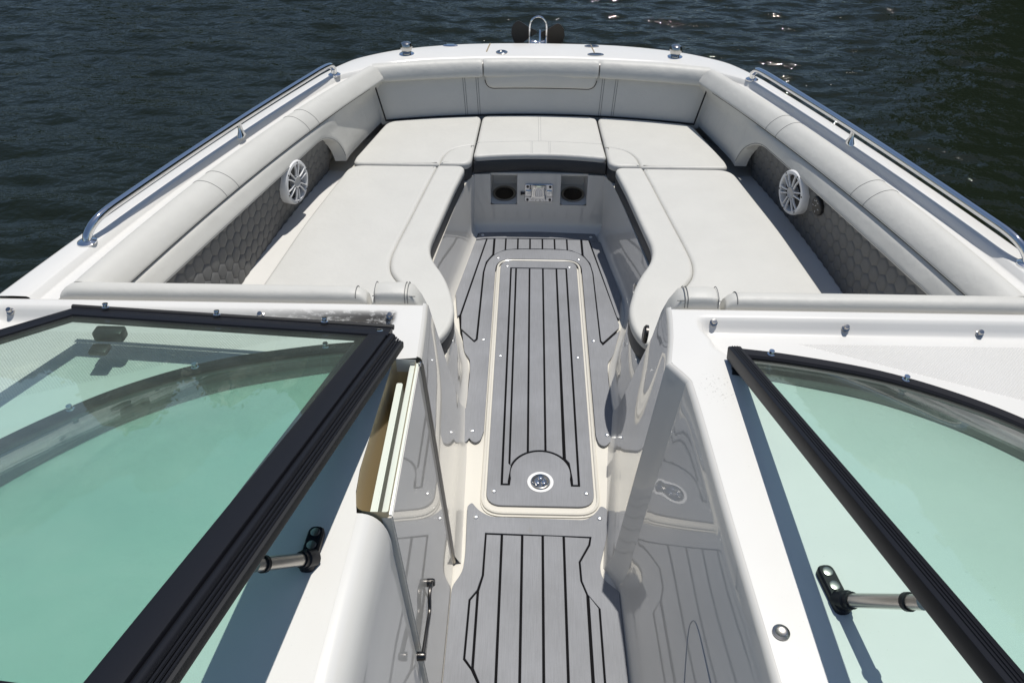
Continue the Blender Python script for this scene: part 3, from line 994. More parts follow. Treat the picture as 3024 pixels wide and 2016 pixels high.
for s in (-1, 1):
    side = 'starboard' if s > 0 else 'port'
    ys_ = list(np.linspace(1.80, 3.10, 28)) + [3.10 + 0.19 * math.sin(R(a)) for a in np.linspace(0, 90, 14)[1:]] + list(np.linspace(3.30, 3.79, 10))
    rows = []
    for y in ys_:
        ze = low_edge(y)
        zt = zC(y) - 0.004
        r_ = [(s * (frame_x(y, zt) + 0.02), y, zt + 0.004)]
        for t in np.linspace(0, 1, 9):
            z = zt + (ze - zt) * t
            b_ = 0.006 * (1 - (2 * t - 1) ** 4)
            r_.append((s * (frame_x(y, z) - b_), y, z))
        yb_, zb_ = y, ze
        # thickness of the frame where it turns into the recess
        if y >= 3.10 and y <= 3.2901:
            r_.append((s * (frame_x(y, ze) + 0.05), y - 0.012 * (ze < zD(y) - 0.01), ze + 0.004))
        else:
            r_.append((s * (frame_x(y, ze) + 0.05), y, ze + 0.006))
        rows.append(r_)
    fr = tag(grid('side_trim_panel', rows, VIN, angle=60), f'padded grey vinyl trim arching over the {side} quilted panel', 'trim panel', 'upholstered side trim panels')
    tube('seam', [(s * (frame_x(y, low_edge(y) + 0.006) - 0.004), y, low_edge(y) + 0.006) for y in ys_ if y < 3.29], 0.0013, SEAM, fr, n=5)

    # quilted panel in the recess
    def qp(y, t):
        x0, z0 = xE(y) + 0.006, ZE - 0.004
        x1, z1 = xD(y) + 0.018, zD(y) + 0.02
        return Vector((s * (x0 + (x1 - x0) * t), y, z0 + (z1 - z0) * t))
    rows = [[qp(y, t) for t in np.linspace(0, 1, 5)] for y in np.linspace(1.80, 3.32, 24)]
    pan = grid('quilted_panel', rows, HEX, BOAT)
    pan['label'] = f'charcoal honeycomb quilted panel on the {side} side'
    # hexagon pads
    w = 0.056; rad = w / math.sqrt(3)
    hb = bmesh.new()
    prof = [(1.0, -0.0016), (0.95, 0.0008), (0.86, 0.0026), (0.55, 0.0036)]
    rings_ = [[(rad * k * math.cos(R(60 * i + 30)), rad * k * math.sin(R(60 * i + 30)), h) for i in range(6)] for k, h in prof]
    grid_bm(hb, rings_, close_v=True)
    cv = hb.verts.new((0, 0, 0.004))
    hb.verts.ensure_lookup_table()
    for i in range(6):
        hb.faces.new((hb.verts[18 + i], hb.verts[18 + (i + 1) % 6], cv))
    hme = bm_done(hb, 'hexagon_pad'); hme.materials.append(HEX)
    hme.polygons.foreach_set('use_smooth', [True] * len(hme.polygons))
    dt = rad * 1.5
    cnt = 0
    height = (qp(2.5, 1) - qp(2.5, 0)).length
    nrow = int(height / dt) + 1
    for j in range(nrow):
        t = (j + 0.55) * dt / height
        if t > 0.99:
            continue
        for i in range(28):
            y = 1.83 + i * w + (w / 2 if j % 2 else 0)
            p = qp(y, t)
            if y > 3.29 or p.z > low_edge(y) + 0.012 or y < 1.9:
                continue
            ty = (qp(y + 0.01, t) - qp(y - 0.01, t)).normalized(); tt = (qp(y, t + 0.05) - qp(y, t - 0.05)).normalized()
            n_ = ty.cross(tt)
            if n_.x * s > 0:
                n_ = -n_
            M = frame(p, n_, ty)
            o = bpy.data.objects.new('hexagon_pad', hme); COL.objects.link(o); o.parent = pan; o.matrix_world = M
            cnt += 1

    # bolster along the gunwale
    def bsec(y):
        b, c, z, zc = xB(y), xC(y), zg(y) - 0.021, zC(y)
        w_ = b - c
        P = [(b - 0.010, z - 0.035), (b - 0.003, z - 0.010), (b - 0.008, z + 0.010), (b - 0.25 * w_, z + 0.024), (b - 0.55 * w_, z + 0.020), (c + 0.018, z - 0.004), (c - 0.001, zc + 0.012), (c + 0.001, zc + 0.002), (c + 0.014, zc - 0.002), (c + 0.04, zc)]
        return [(s * p[0], y, p[1]) for p in catmull(P, 4)]
    yend = 3.745
    st = list(np.linspace(1.78, yend, 44))
    rows = [bsec(y) for y in st]
    # shear the forward end so that it mitres with the bow bolster
    for k, y in enumerate(st):
        f = smooth01((y - 3.2) / (yend - 3.2))
        rows[k] = [(p[0], p[1], p[2] - 0.004 * f) for p in rows[k]]
    bl = tag(grid('bolster_cushion', rows, VIN, angle=70, caps=True), f'long rolled grey vinyl bolster along the {side} gunwale', 'bolster', 'side bolsters')
    tube('shadow_gap', [(s * (xC(y) + 0.010), y, zC(y) - 0.003) for y in np.linspace(1.80, 3.62, 30)], 0.0055, GAPM, bl, n=6)
    for y in (2.44, 2.52, 3.06, 3.14):
        f = smooth01((y - 3.2) / (yend - 3.2))
        tube('seam', [(p[0] , p[1], p[2] + 0.0004) for p in bsec(y)[4:30]], 0.0011, SEAM, bl, n=5)

# ------------------------------------------------------------------ bow backrest and bolsters
def fpt(x, d, z):
    """point at signed offset d forward of the seat/backrest line"""
    nx, ny = 0.32 * x, 1.0
    l = math.hypot(nx, ny)
    return (x + nx / l * d, yF(x) + ny / l * d, z)


DZ = 0.0
xs_ = np.linspace(-0.800, 0.800, 49)
rows = []
for x in xs_:
    edge = 0.012 * max(0, (abs(x) - 0.755) / 0.045) ** 2
    rows.append([fpt(x * (1 + 0.03 * t), 0.004 + 0.052 * t + edge + 0.008 * (2 * t - 1) ** 4 - 0.005, 0.372 + 0.235 * t) for t in np.linspace(0, 1, 12)])
bk = tag(grid('backrest_cushion', rows, VIN, angle=70), 'wide curved grey vinyl backrest across the bow', 'backrest')
for xx in (-0.376, -0.366, -0.312, -0.302, 0.302, 0.312, 0.366, 0.376):
    i = xx
    pts = [fpt(i * (1 + 0.03 * t), 0.004 + 0.052 * t + 0.008 * (2 * t - 1) ** 4 - 0.0055, 0.372 + 0.235 * t) for t in np.linspace(0.08, 0.93, 10)]
    tube('seam', pts, 0.0013, SEAM, bk, n=5)

tube('shadow_gap', [fpt(x, -0.002, 0.400) for x in np.linspace(-0.775, 0.775, 33)], 0.0045, GAPM, bk, n=6)
for sx in (-1, 1):
    tube('shadow_gap', [(sx * (0.776 + 0.035 * t), 3.708 - 0.015 * t, 0.40 + 0.19 * t) for t in np.linspace(0, 1, 8)], 0.004, GAPM, bk, n=6)

BS = [(0.094, 0.610), (0.096, 0.640), (0.088, 0.658), (0.070, 0.664), (0.048, 0.658), (0.030, 0.640), (0.020, 0.615), (0.018, 0.597), (0.022, 0.588), (0.034, 0.585), (0.060, 0.586)]


def bow_roll(name, label, x0, x1, lip=False):
    sec = [tuple(p) for p in catmull(BS, 3)]
    rows = []
    xs2 = np.concatenate([[x0, x0 + 0.003, x0 + 0.010], np.linspace(x0 + 0.02, x1 - 0.02, 18), [x1 - 0.010, x1 - 0.003, x1]])
    cxm, czm = 0.058, 0.622
    for x in xs2:
        e = min(x - x0, x1 - x)
        k = 1.0 - 0.10 * max(0, 1 - e / 0.016) ** 2
        rows.append([fpt(x, cxm + (d - cxm) * k, czm + (z - czm) * k) for d, z in sec])
    o = grid(name, rows, VIN, angle=60, close_v=True, caps=True)
    return o


for s, a, b in ((-1, -0.826, -0.287), (1, 0.294, 0.826)):
    side = 'starboard' if s > 0 else 'port'
    tag(bow_roll('bolster_cushion', '', a, b), f'short rolled grey vinyl bolster on the {side} half of the bow backrest', 'bolster', 'bow bolsters')
hr = thing('bow_headrest', 'grey vinyl flip-up headrest in the middle of the bow backrest', 'headrest')
o = bow_roll('roll', '', -0.281, 0.288); o.parent = hr
# lower lip of the headrest
rows = []
lo = [tuple(p) for p in fillet([(-0.279, 0.612), (-0.268, 0.528), (0.274, 0.528), (0.286, 0.612)], [0.005, 0.045, 0.045, 0.005], 8, 0.03)]
bm = bmesh.new()
lo = ccw(lo)
rg = []
for d, ins in ((0.050, 0.0), (0.030, 0.0), (0.022, 0.003), (0.017, 0.012)):
    pr = offset(lo, ins) if ins else lo
    rg.append([fpt(x, d + 0.016 * (z - 0.528) / 0.084, z) for x, z in pr])
grid_bm(bm, rg, close_v=True, caps=True)
put('lip', bm_done(bm, 'lip'), VIN, hr, angle=50)

tube('shadow_gap', [fpt(x, 0.034 + 0.016 * (z - 0.528) / 0.084, z - 0.001) for x, z in lo if z < 0.583], 0.0042, GAPM, hr, n=6)

# ------------------------------------------------------------------ seat cushions
ZT, ZB = 0.402, 0.330
def cushion(label, outline, group, pads=None):
    """cushion: sewn vinyl pads on top of a charcoal boxing band"""
    t = thing('seat_cushion', label, 'seat cushion', group=group)
    for i, p in enumerate(pads or [outline]):
        pillow('cushion_top' if i == 0 else 'edge_roll', p, 0.372, ZT + (0.004 if i else 0), 0.015, VIN, t)
    pillow('dark_band', offset(ccw(outline), 0.002), 0.3135, 0.3765, 0.003, VIND, t, nr=2)
    return t


def side_outline(s):
    inn = [(0.336, 3.222), (0.372, 3.0), (0.438, 2.49), (0.345, 2.315), (0.300, 2.14), (0.306, 2.03), (0.345, 1.945)]
    out_ = [(1.045, 1.945), (1.008, 2.26), (0.958, 2.69), (0.868, 3.222)]
    pts = fillet(inn + out_, [0.05, 0.0, 0.10, 0.12, 0.12, 0.09, 0.05, 0.06, 0.1, 0.1, 0.07], 9, 0.04)
    return [(s * x, y) for x, y in pts]


SEAMC = [(0.467, 3.222), (0.493, 3.04), (0.530, 2.76), (0.560, 2.54), (0.568, 2.44), (0.556, 2.36), (0.522, 2.295), (0.478, 2.235), (0.455, 2.15), (0.45, 1.945)]
for s in (-1, 1):
    side = 'starboard' if s > 0 else 'port'
    sm = [tuple(p) for p in catmull(SEAMC, 5)]
    inn = [(0.345, 1.945), (0.306, 2.03), (0.300, 2.14), (0.345, 2.315), (0.438, 2.49), (0.372, 3.0), (0.336, 3.222)]
    nS = len(sm)
    band = fillet(sm + inn, [0.03] + [0.0] * (nS - 2) + [0.02, 0.04, 0.09, 0.12, 0.12, 0.10, 0.0, 0.05], 8, 0.03)
    main = fillet(sm[::-1] + [(0.868, 3.222), (0.958, 2.69), (1.008, 2.26), (1.045, 1.945)], [0.02] + [0.0] * (nS - 2) + [0.03, 0.07, 0.1, 0.1, 0.06], 8, 0.03)
    main = [(s * x, y) for x, y in main]; band = [(s * x, y) for x, y in band]
    cushion(f'long light grey vinyl lounge cushion on the {side} side with curved inner edge', side_outline(s), 'long side cushions', [main, band])
    pts = fillet([(0.317, 3.235), (0.306, 3.50), (0.297, yF(0.297) - 0.006), (0.55, yF(0.55) - 0.006), (0.768, yF(0.768) - 0.008), (0.858, 3.30), (0.860, 3.235)], [0.055, 0, 0.05, 0, 0.06, 0.02, 0.05], 8, 0.04)
    ar = [tuple(p) for p in catmull([(0.460, 3.235), (0.447, 3.324), (0.402, 3.40), (0.311, 3.446)], 6)]
    quarter = fillet(ar + [(0.317, 3.235)], [0.02] + [0.0] * (len(ar) - 2) + [0.02, 0.055], 8, 0.03)
    rest = fillet(ar[::-1] + [(0.860, 3.235), (0.858, 3.30), (0.768, yF(0.768) - 0.008), (0.55, yF(0.55) - 0.006), (0.297, yF(0.297) - 0.006)], [0.02] + [0.0] * (len(ar) - 2) + [0.03, 0.05, 0.02, 0.06, 0, 0.05], 8, 0.03)
    cushion(f'light grey vinyl corner cushion on the {side} side of the bow seat', [(s * x, y) for x, y in pts], 'bow corner cushions', [[(s * x, y) for x, y in rest], [(s * x, y) for x, y in quarter]])
cpts = [(-0.312, 3.318)] + [(x, 3.352 - 0.34 * x * x) for x in np.linspace(-0.25, 0.25, 9)] + [(0.312, 3.318), (0.302, 3.50), (0.291, yF(0.291) - 0.004), (0, yF(0) - 0.006), (-0.291, yF(0.291) - 0.004), (-0.302, 3.50)]
rads = [0.05] + [0.0] * 9 + [0.05, 0, 0.05, 0, 0.05, 0]
c = cushion('light grey centre bow cushion with deep charcoal front edge', fillet(cpts, rads, 8, 0.04), None)
for pts in ([(-0.306, 3.468), (0, 3.492), (0.306, 3.468)], [(-0.0045, 3.49), (-0.0045, 3.79)], [(0.0065, 3.49), (0.0065, 3.79)], [(-0.041, 3.488), (-0.041, 3.362)], [(-0.034, 3.488), (-0.034, 3.362)], [(0.044, 3.488), (0.044, 3.362)], [(0.051, 3.488), (0.051, 3.362)]):
    tube('seam', [(x, y, ZT - 0.0005) for x, y in catmull(pts, 6)], 0.0012, FOLD, c, n=5)
# front skirt of the centre cushion (taller charcoal face)
sk = []
for x in np.linspace(-0.310, 0.310, 15):
    y = 3.352 - 0.34 * x * x
    sk.append([(x, y + 0.02, 0.372), (x, y - 0.001, 0.3755), (x, y - 0.004, 0.37), (x, y - 0.007, 0.35), (x, y - 0.006, 0.32), (x, y + 0.004, 0.312), (x, y + 0.02, 0.312)])
grid('skirt', sk, VIND, c, caps=True, angle=60)

# ------------------------------------------------------------------ aft backrests against the consoles
for s in (-1, 1):
    side = 'starboard' if s > 0 else 'port'
    sec = catmull([(1.722, 0.700), (1.724, 0.738), (1.738, 0.752), (1.762, 0.752), (1.784, 0.735), (1.800, 0.700), (1.83, 0.62), (1.92, 0.42), (1.925, 0.405), (1.90, 0.403)], 4)
    rows = []
    x0, x1 = 0.500, 1.365
    for x in np.concatenate([[x0, x0 + 0.004, x0 + 0.015, x0 + 0.03], np.linspace(x0 + 0.05, x1 - 0.05, 16), [x1 - 0.025, x1 - 0.008, x1]]):
        e = min(x - x0, x1 - x)
        k = 1 - 0.35 * max(0, 1 - e / 0.04) ** 2.2
        rows.append([(s * x, 1.722 + (y - 1.722) * (0.4 + 0.6 * k), 0.70 + (z - 0.70) * k if z > 0.70 else z) for y, z in sec])
    b = tag(grid('backrest_cushion', rows, VIN, angle=70, caps=True), f'grey vinyl backrest roll along the front of the {side} console', 'backrest', 'console backrests')
    tube('seam', [(s * (x0 + 0.03), y, z + 0.0008) for y, z in sec[4:24]], 0.0014, SEAM, b, n=5)
    # padded block at the inner end
    h = thing('padded_armrest', f'padded grey vinyl block with double stitching at the {side} walk-through corner', 'armrest', group='walk-through armrests')
    bl_ = []
    secb = catmull([(1.716, 0.66), (1.720, 0.744), (1.736, 0.760), (1.765, 0.762), (1.792, 0.745), (1.83, 0.66), (1.93, 0.42), (1.91, 0.41)], 4)
    for x in (0.338, 0.342, 0.352, 0.372, 0.40, 0.43, 0.455, 0.475, 0.487, 0.492):
        e = min((x - 0.338) * 0.45, 0.492 - x)
        k = 1 - 0.22 * max(0, 1 - e / 0.022) ** 2
        bl_.append([(s * x, 1.716 + (y - 1.716) * (0.5 + 0.5 * k), 0.41 + (z - 0.41) * k) for y, z in secb])
    grid('block', bl_, VIN, h, caps=True, angle=60)
    for xx in (0.384, 0.392, 0.476):
        tube('seam', [(s * xx, y, z + 0.0006) for y, z in secb[3:22]], 0.0013, SEAM, h, n=5)
    tube('seam', [(s * x, 1.724, 0.7485) for x in np.linspace(0.362, 0.482, 8)], 0.0014, SEAM, h, n=5)

# ------------------------------------------------------------------ grab rails
for s in (-1, 1):
    side = 'starboard' if s > 0 else 'port'
    gr = thing('grab_rail', f'polished steel grab rail on the {side} gunwale', 'rail', group='gunwale grab rails')
    def rx(y): return xA(y) - 0.074 + (0.012 if s > 0 else 0)
    HR = 0.060
    p = []
    y0, y1 = (1.955 if s > 0 else 2.005), 3.60
    p += [(s * (rx(y0) + 0.012), y0, zg(y0)), (s * (rx(y0) + 0.010), y0 + 0.012, zg(y0) + 0.022), (s * (rx(y0 + .04) + 0.004), y0 + 0.045, zg(y0) + 0.046), (s * rx(y0 + 0.10), y0 + 0.10, zg(y0) + HR - 0.004)]
    for y in np.linspace(y0 + 0.2, y1 - 0.10, 12):
        p.append((s * rx(y), y, zg(y) + HR))
    p += [(s * rx(y1 - 0.03), y1 - 0.03, zg(y1) + HR - 0.004), (s * rx(y1 - 0.005), y1 - 0.005, zg(y1) + HR - 0.022), (s * rx(y1), y1, zg(y1) + 0.03), (s * rx(y1), y1, zg(y1))]
    tube('bar', catmull(p, 6), 0.0135, CHROME, gr, n=14)
    for y in (y0, y1):
        lathe('foot', [(0.029, 0.0005), (0.029, 0.004), (0.022, 0.008), (0.014, 0.009), (0.0, 0.009)], Matrix.Translation((s * (rx(y) + (0.012 if y == y0 else 0)), y, zg(y) + 0.0005)), CHROME, gr, 24)
    ym = 2.86
    rows = []
    for k, (wy, hx, z) in enumerate(((0.030, 0.016, 0.0), (0.028, 0.015, 0.006), (0.015, 0.009, 0.022), (0.012, 0.007, 0.05), (0.018, 0.009, HR - 0.006))):
        rows.append([(s * (rx(ym)) + hx * math.cos(a), ym + wy * math.sin(a), zg(ym) + z) for a in np.linspace(0, 2 * math.pi, 14, endpoint=False)])
    grid('post', rows, CHROME, gr, close_v=True, caps=True)

# ------------------------------------------------------------------ speakers and switch
def side_frame_at(s, y, t):
    x0, z0 = xE(y) + 0.006, ZE - 0.004
    x1, z1 = xD(y) + 0.018, zD(y) + 0.02
    p = Vector((s * (x0 + (x1 - x0) * t), y, z0 + (z1 - z0) * t))
    up = Vector((s * (x1 - x0), 0, z1 - z0)).normalized()
    fw = Vector((s * (-0.155), 1, 0)).normalized()
    n_ = up.cross(fw)
    if n_.x * s > 0:
        n_ = -n_
    return frame(p, n_, fw)


def speaker(s, y, t, label):
    M = side_frame_at(s, y, t)
    nrm = M.to_3x3() @ Vector((0, 0, 1))
    M = frame(M.translation + nrm * 0.008, nrm + Vector((0, -0.10, 0.16)), (0, 1, 0))
    sp_ = thing('speaker', label, 'speaker', group='side speakers')
    RO = 0.092
    lathe('bezel', [(RO - 0.004, -0.045), (RO, 0.005), (RO, 0.024), (RO - 0.005, 0.032), (RO - 0.016, 0.033), (RO - 0.018, 0.028), (RO - 0.020, 0.008)], M, PLWHITE, sp_, 40, cap=False)
    lathe('cone', [(RO - 0.022, 0.010), (0.06, 0.000), (0.028, -0.012), (0.0, -0.012)], M, PLDARK, sp_, 32)
    lathe('cap', [(0.026, 0.006), (0.026, 0.030), (0.022, 0.034), (0.018, 0.031), (0.0, 0.028)], M, PLGREY, sp_, 28)
    for k in range(6):
        for o_ in (-1, 1):
            a = R(60 * k + 15)
            d = Vector((math.cos(a), math.sin(a), 0)); e = Vector((-math.sin(a), math.cos(a), 0)) * o_
            pts = [M @ (d * 0.026 + e * 0.007 + Vector((0, 0, 0.029))), M @ (d * 0.050 + e * 0.0095 + Vector((0, 0, 0.031))), M @ (d * (RO - 0.018) + e * 0.014 + Vector((0, 0, 0.030)))]
            section_sweep('spoke', pts, rrect(0.0052, 0.009, 0.002, 2), PLWHITE, sp_, up=M.to_3x3() @ Vector((0, 0, 1)))
        a = R(60 * k + 15)
        lathe('screw', [(0.0035, 0.032), (0.0035, 0.0338), (0, 0.034)], M @ Matrix.Translation((math.cos(a) * (RO - 0.010), math.sin(a) * (RO - 0.010), 0)), PLDARK, sp_, 8)


speaker(-1, 2.875, 0.655, 'round white spoked speaker on the port quilted panel')
speaker(1, 2.842, 0.655, 'round white spoked speaker on the starboard quilted panel')
M = side_frame_at(1, 2.675, 0.74)
sw = thing('audio_remote', 'small round black audio remote beside the starboard speaker', 'remote')
lathe('dial', [(0.038, 0.0), (0.038, 0.012), (0.034, 0.016), (0.0, 0.0165)], M, PLDARK, sw, 32)
for (px, py, ang, l) in ((0, 0.022, 90, 0.010), (0.021, 0.003, 0, 0.009), (-0.021, 0.003, 0, 0.009), (0, -0.004, 40, 0.012), (0.012, -0.020, 0, 0.008), (-0.012, -0.020, 0, 0.008), (0.0, -0.025, 90, 0.006)):
    d = Vector((math.cos(R(ang)), math.sin(R(ang)), 0)) * l / 2
    tube('mark', [M @ (Vector((px, py, 0.0168)) - d), M @ (Vector((px, py, 0.0168)) + d)], 0.0011, PLWHITE, sw, n=5)

# ------------------------------------------------------------------ fittings on the forward panel
for s, (a, b) in zip((-1, 1), PX):
    side = 'starboard' if s > 0 else 'port'
    cxp = (a + b) / 2; cyp = (yP(a) + yP(b)) / 2 + 0.074
    ch = thing('cup_holder', f'steel rimmed cup holder in the {side} pocket of the bow panel', 'cup holder', group='bow cup holders')
    T = frame((cxp, cyp, PZ + 0.018), (0, -PT, 1), (1, 0, 0))
    lathe('rim', [(0.058, 0.0015), (0.058, 0.004), (0.052, 0.006), (0.046, 0.004), (0.0455, -0.01)], T, STEEL, ch, 32, cap=False)
    lathe('cup', [(0.0458, 0.0), (0.044, -0.075), (0.040, -0.08), (0.0, -0.08)], T, DKSTEEL, ch, 32)
pl = thing('table_bracket', 'polished steel table bracket plate with four screws on the bow panel', 'bracket')
yb_ = yP(0) - 0.001
bm = bmesh.new()
out_ = ccw(fillet([(-0.068, 0.170), (0.068, 0.170), (0.068, 0.262), (-0.068, 0.262)], 0.010, 4))
grid_bm(bm, [[(x, yb_, z) for x, z in out_], [(x, yb_ - 0.006, z) for x, z in out_], [(x, yb_ - 0.0075, z) for x, z in offset(out_, 0.002)]], close_v=True, caps=True)
put('plate', bm_done(bm, 'plate'), CHROME, pl, angle=30)
rows = []
for z in np.linspace(0.176, 0.258, 9):
    rows.append([(x, yb_ - 0.0075 - 0.010 * (1 - (x / 0.036) ** 2) ** 0.5 * (1 - ((z - 0.217) / 0.05) ** 4), z) for x in np.linspace(-0.036, 0.036, 13)])
grid('boss', rows, CHROME, pl)
for sx_ in (-1, 1):
    box('rib', (sx_ * 0.051, yb_ - 0.010, 0.216), (0.026, 0.010, 0.030), CHROME, pl, 0.003)
    for z in (0.181, 0.250):
        lathe('screw', [(0.0065, 0), (0.0065, 0.0022), (0.0, 0.0024)], frame((sx_ * 0.054, yb_ - 0.0076, z), (0, -1, 0), (1, 0, 0)), PLDARK, pl, 12)
lathe('pin', [(0.005, 0), (0.005, 0.012), (0.008, 0.013), (0.008, 0.020), (0, 0.021)], frame((-0.067, yb_ - 0.006, 0.213), (-1, 0, 0), (0, 1, 0)), PLDARK, pl, 12)
# courtesy light / drain fitting on the starboard seat base
cl = thing('courtesy_light', 'round chrome courtesy light on the starboard seat base wall', 'light')
Mf = frame((0.3990, 2.60, 0.165), (-1, -0.12, 0.05), (0, 1, 0))
lathe('bezel', [(0.032, -0.003), (0.032, 0.003), (0.026, 0.007), (0.021, 0.005)], Mf, CHROME, cl, 28, cap=False)
lathe('lens', [(0.022, 0.0045), (0.010, 0.006), (0, 0.0065)], Mf, STEEL, cl, 24)
# handle at the walk-through corner of the starboard seat
hd = tag(lathe('round_fitting', [(0.030, -0.004), (0.030, 0.004), (0.024, 0.009), (0.012, 0.007), (0.0, 0.008)], frame((0.322, 1.885, 0.50), (-1, 0.1, 0.1), (0, 1, 0)), DKSTEEL, None, 24), 'round dark fitting at the starboard walk-through corner', 'fitting')

# ------------------------------------------------------------------ bow deck hardware
for s in (-1, 1):
    side = 'starboard' if s > 0 else 'port'
    x, y = s * 0.680, 3.942
    z = zg(y) - 0.001
    c = thing('popup_cleat', f'polished pop-up cleat on the {side} side of the bow deck', 'cleat', group='pop-up cleats')
    T = Matrix.Translation((x, y, z))
    lathe('base', [(0.038, 0.0), (0.038, 0.003), (0.032, 0.006), (0.018, 0.007), (0.0, 0.007)], T, CHROME, c, 28)
    lathe('knob', [(0.019, 0.004), (0.025, 0.016), (0.031, 0.034), (0.031, 0.044), (0.025, 0.056), (0.013, 0.062), (0, 0.063)], T, SNAP, c, 28)
for lab, x, y, a, b, turn in (('round flush latch on the centre section of the bow deck', -0.198, 3.985, 0.030, 0.030, 0), ('long flush hinge across the starboard seam of the bow deck, inner one', 0.281, 3.965, 0.042, 0.020, 0), ('long flush hinge across the starboard seam of the bow deck, outer one', 0.268, 4.09, 0.038, 0.018, 0)):
    z = zg(4.0) - 0.0
    bm = bmesh.new()
    rg = [[(x + a * k * math.cos(t), y + b * k * math.sin(t), z + h) for t in np.linspace(0, 2 * math.pi, 28, endpoint=False)] for k, h in ((1, -0.004), (1, 0.003), (0.92, 0.0045), (0.70, 0.0045), (0.62, 0.0015), (0.3, 0.0012))]
    grid_bm(bm, rg, close_v=True, caps=True)
    t = tag(put('deck_latch', bm_done(bm, 'deck_latch'), SNAP, angle=25), lab, 'latch')
# small flush fitting near the port edge of the bow
bm = bmesh.new()
x, y, z = -0.47, 4.075, zg(4.08)
rg = [[(x + 0.04 * k * math.cos(t), y + 0.018 * k * math.sin(t), z + h) for t in np.linspace(0, 2 * math.pi, 24, endpoint=False)] for k, h in ((1, -0.004), (1, 0.006), (0.8, 0.010), (0.4, 0.011))]
grid_bm(bm, rg, close_v=True, caps=True)
tag(put('deck_fitting', bm_done(bm, 'deck_fitting'), CHROME, angle=30), 'low oval chrome fitting at the port edge of the bow deck', 'fitting')

# anchor on its roller beyond the bow
an = thing('anchor', 'stainless anchor with two dark flukes in a hooped bow roller', 'anchor')
AY = 4.235; AZ = 0.580
def U(w, h, y, z0, z1):
    pts = [(-w, y, z0)]
    pts += [(-w * math.cos(R(a)), y, z1 - w + w * math.sin(R(a)) * 1.15) for a in np.linspace(0, 180, 13)]
    pts += [(w, y, z0)]
    return pts
tube('hoop', [(x - 0.012, y, z) for x, y, z in U(0.045, 0, AY, AZ - 0.02, AZ + 0.175)], 0.0052, CHROME, an, n=8)
for s in (-1, 1):
    f2 = [(0.004, 0.058), (0.05, 0.028), (0.100, -0.010), (0.118, -0.012), (0.136, 0.020), (0.145, 0.055), (0.140, 0.088), (0.118, 0.116), (0.100, 0.118), (0.050, 0.088), (0.004, 0.068)]
    f2 = ccw(fillet(f2, 0.008, 3))
    bm = bmesh.new()
    grid_bm(bm, [[(s * x - 0.012, AY + 0.035 + 0.25 * x * 0.3 + dy, AZ + 0.028 + z - (0.012 if s > 0 else 0)) for x, z in f2] for dy in (0, 0.006)], close_v=True, caps=True)
    put('fluke', bm_done(bm, 'fluke'), BROWNREFL if s > 0 else PLDARK, an, angle=30)
box('shank', (-0.002, AY + 0.01, AZ + 0.025), (0.011, 0.10, 0.17), CHROME, an, 0.003, M=Matrix.Rotation(R(-12), 3, 'X'))
for s in (-1, 1):
    box('roller_cheek', (s * 0.042 - 0.012, AY - 0.03, AZ + 0.015), (0.006, 0.15, 0.13), CHROME, an, 0.002)
lathe('roller', [(0.022, -0.036), (0.030, -0.036), (0.020, 0.0), (0.030, 0.036), (0.022, 0.036)], frame((-0.012, AY + 0.015, AZ + 0.03), (1, 0, 0), (0, 1, 0)), CHROME, an, 20)
box('roller_base', (-0.012, AY - 0.065, AZ - 0.055), (0.15, 0.16, 0.012), CHROME, an, 0.003)

# ------------------------------------------------------------------ snap studs on the consoles
for cobj, pts in ((cs, ((0.453, 1.655), (0.808, 1.650), (1.166, 1.645), (1.46, 1.645))), (cs2, ((-1.468, 1.655), (-1.129, 1.655), (-0.778, 1.655), (-0.423, 1.655)))):
    for x, y in pts:
        z = console_height(abs(x), y, 1)
        lathe('snap_stud', [(0.0105, -0.002), (0.0105, 0.003), (0.0065, 0.0045), (0.006, 0.009), (0.0075, 0.0105), (0.0065, 0.0135), (0.0, 0.014)], frame((x, y, z), (0, -0.45, 0.89), (1, 0, 0)), SNAP, cobj, 16)
lathe('screw', [(0.0155, -0.001), (0.0155, 0.003), (0.011, 0.005), (0.008, 0.0035), (0.0, 0.0035)], frame((0.406, 0.741, 0.740), (0, 0, 1), (1, 0, 0)), STEEL, cs, 20)

# ------------------------------------------------------------------ windshields
BASE = [(0.462, 1.472), (0.60, 1.448), (0.791, 1.396), (0.95, 1.318), (1.079, 1.222), (1.22, 1.075), (1.33, 0.90), (1.40, 0.65)]
RAKE = Vector((0.078, -1.07, 0.340))


def base_curve(n=6): return [Vector((p[0], p[1], 0.0)) for p in catmull(BASE, n)]


def wind_glass(s, zb=0.762):
    b = base_curve()
    rows = []
    for i, p in enumerate(b):
        f = i / (len(b) - 1)
        rk = Vector((RAKE.x - 0.16 * f, RAKE.y + 0.50 * f, RAKE.z - 0.03 * f))
        rows.append([Vector((s * (p.x + rk.x * t), p.y + rk.y * t, zb + rk.z * t)) for t in np.linspace(0.0, 1.05, 8)])
    return rows


def shell(rows, th):
    """give a sheet thickness along +z"""
    bm = bmesh.new()
    top = [[p + Vector((0, 0, th)) for p in r] for r in rows]
    A = grid_bm(bm, rows); B = grid_bm(bm, top)
    nu, nv = len(A), len(A[0])
    for i in range(nu - 1):
        bm.faces.new((A[i][0], B[i][0], B[i + 1][0], A[i + 1][0])); bm.faces.new((A[i][nv - 1], A[i + 1][nv - 1], B[i + 1][nv - 1], B[i][nv - 1]))
    for j in range(nv - 1):
        bm.faces.new((A[0][j], A[0][j + 1], B[0][j + 1], B[0][j])); bm.faces.new((A[nu - 1][j], B[nu - 1][j], B[nu - 1][j + 1], A[nu - 1][j + 1]))
    return bm


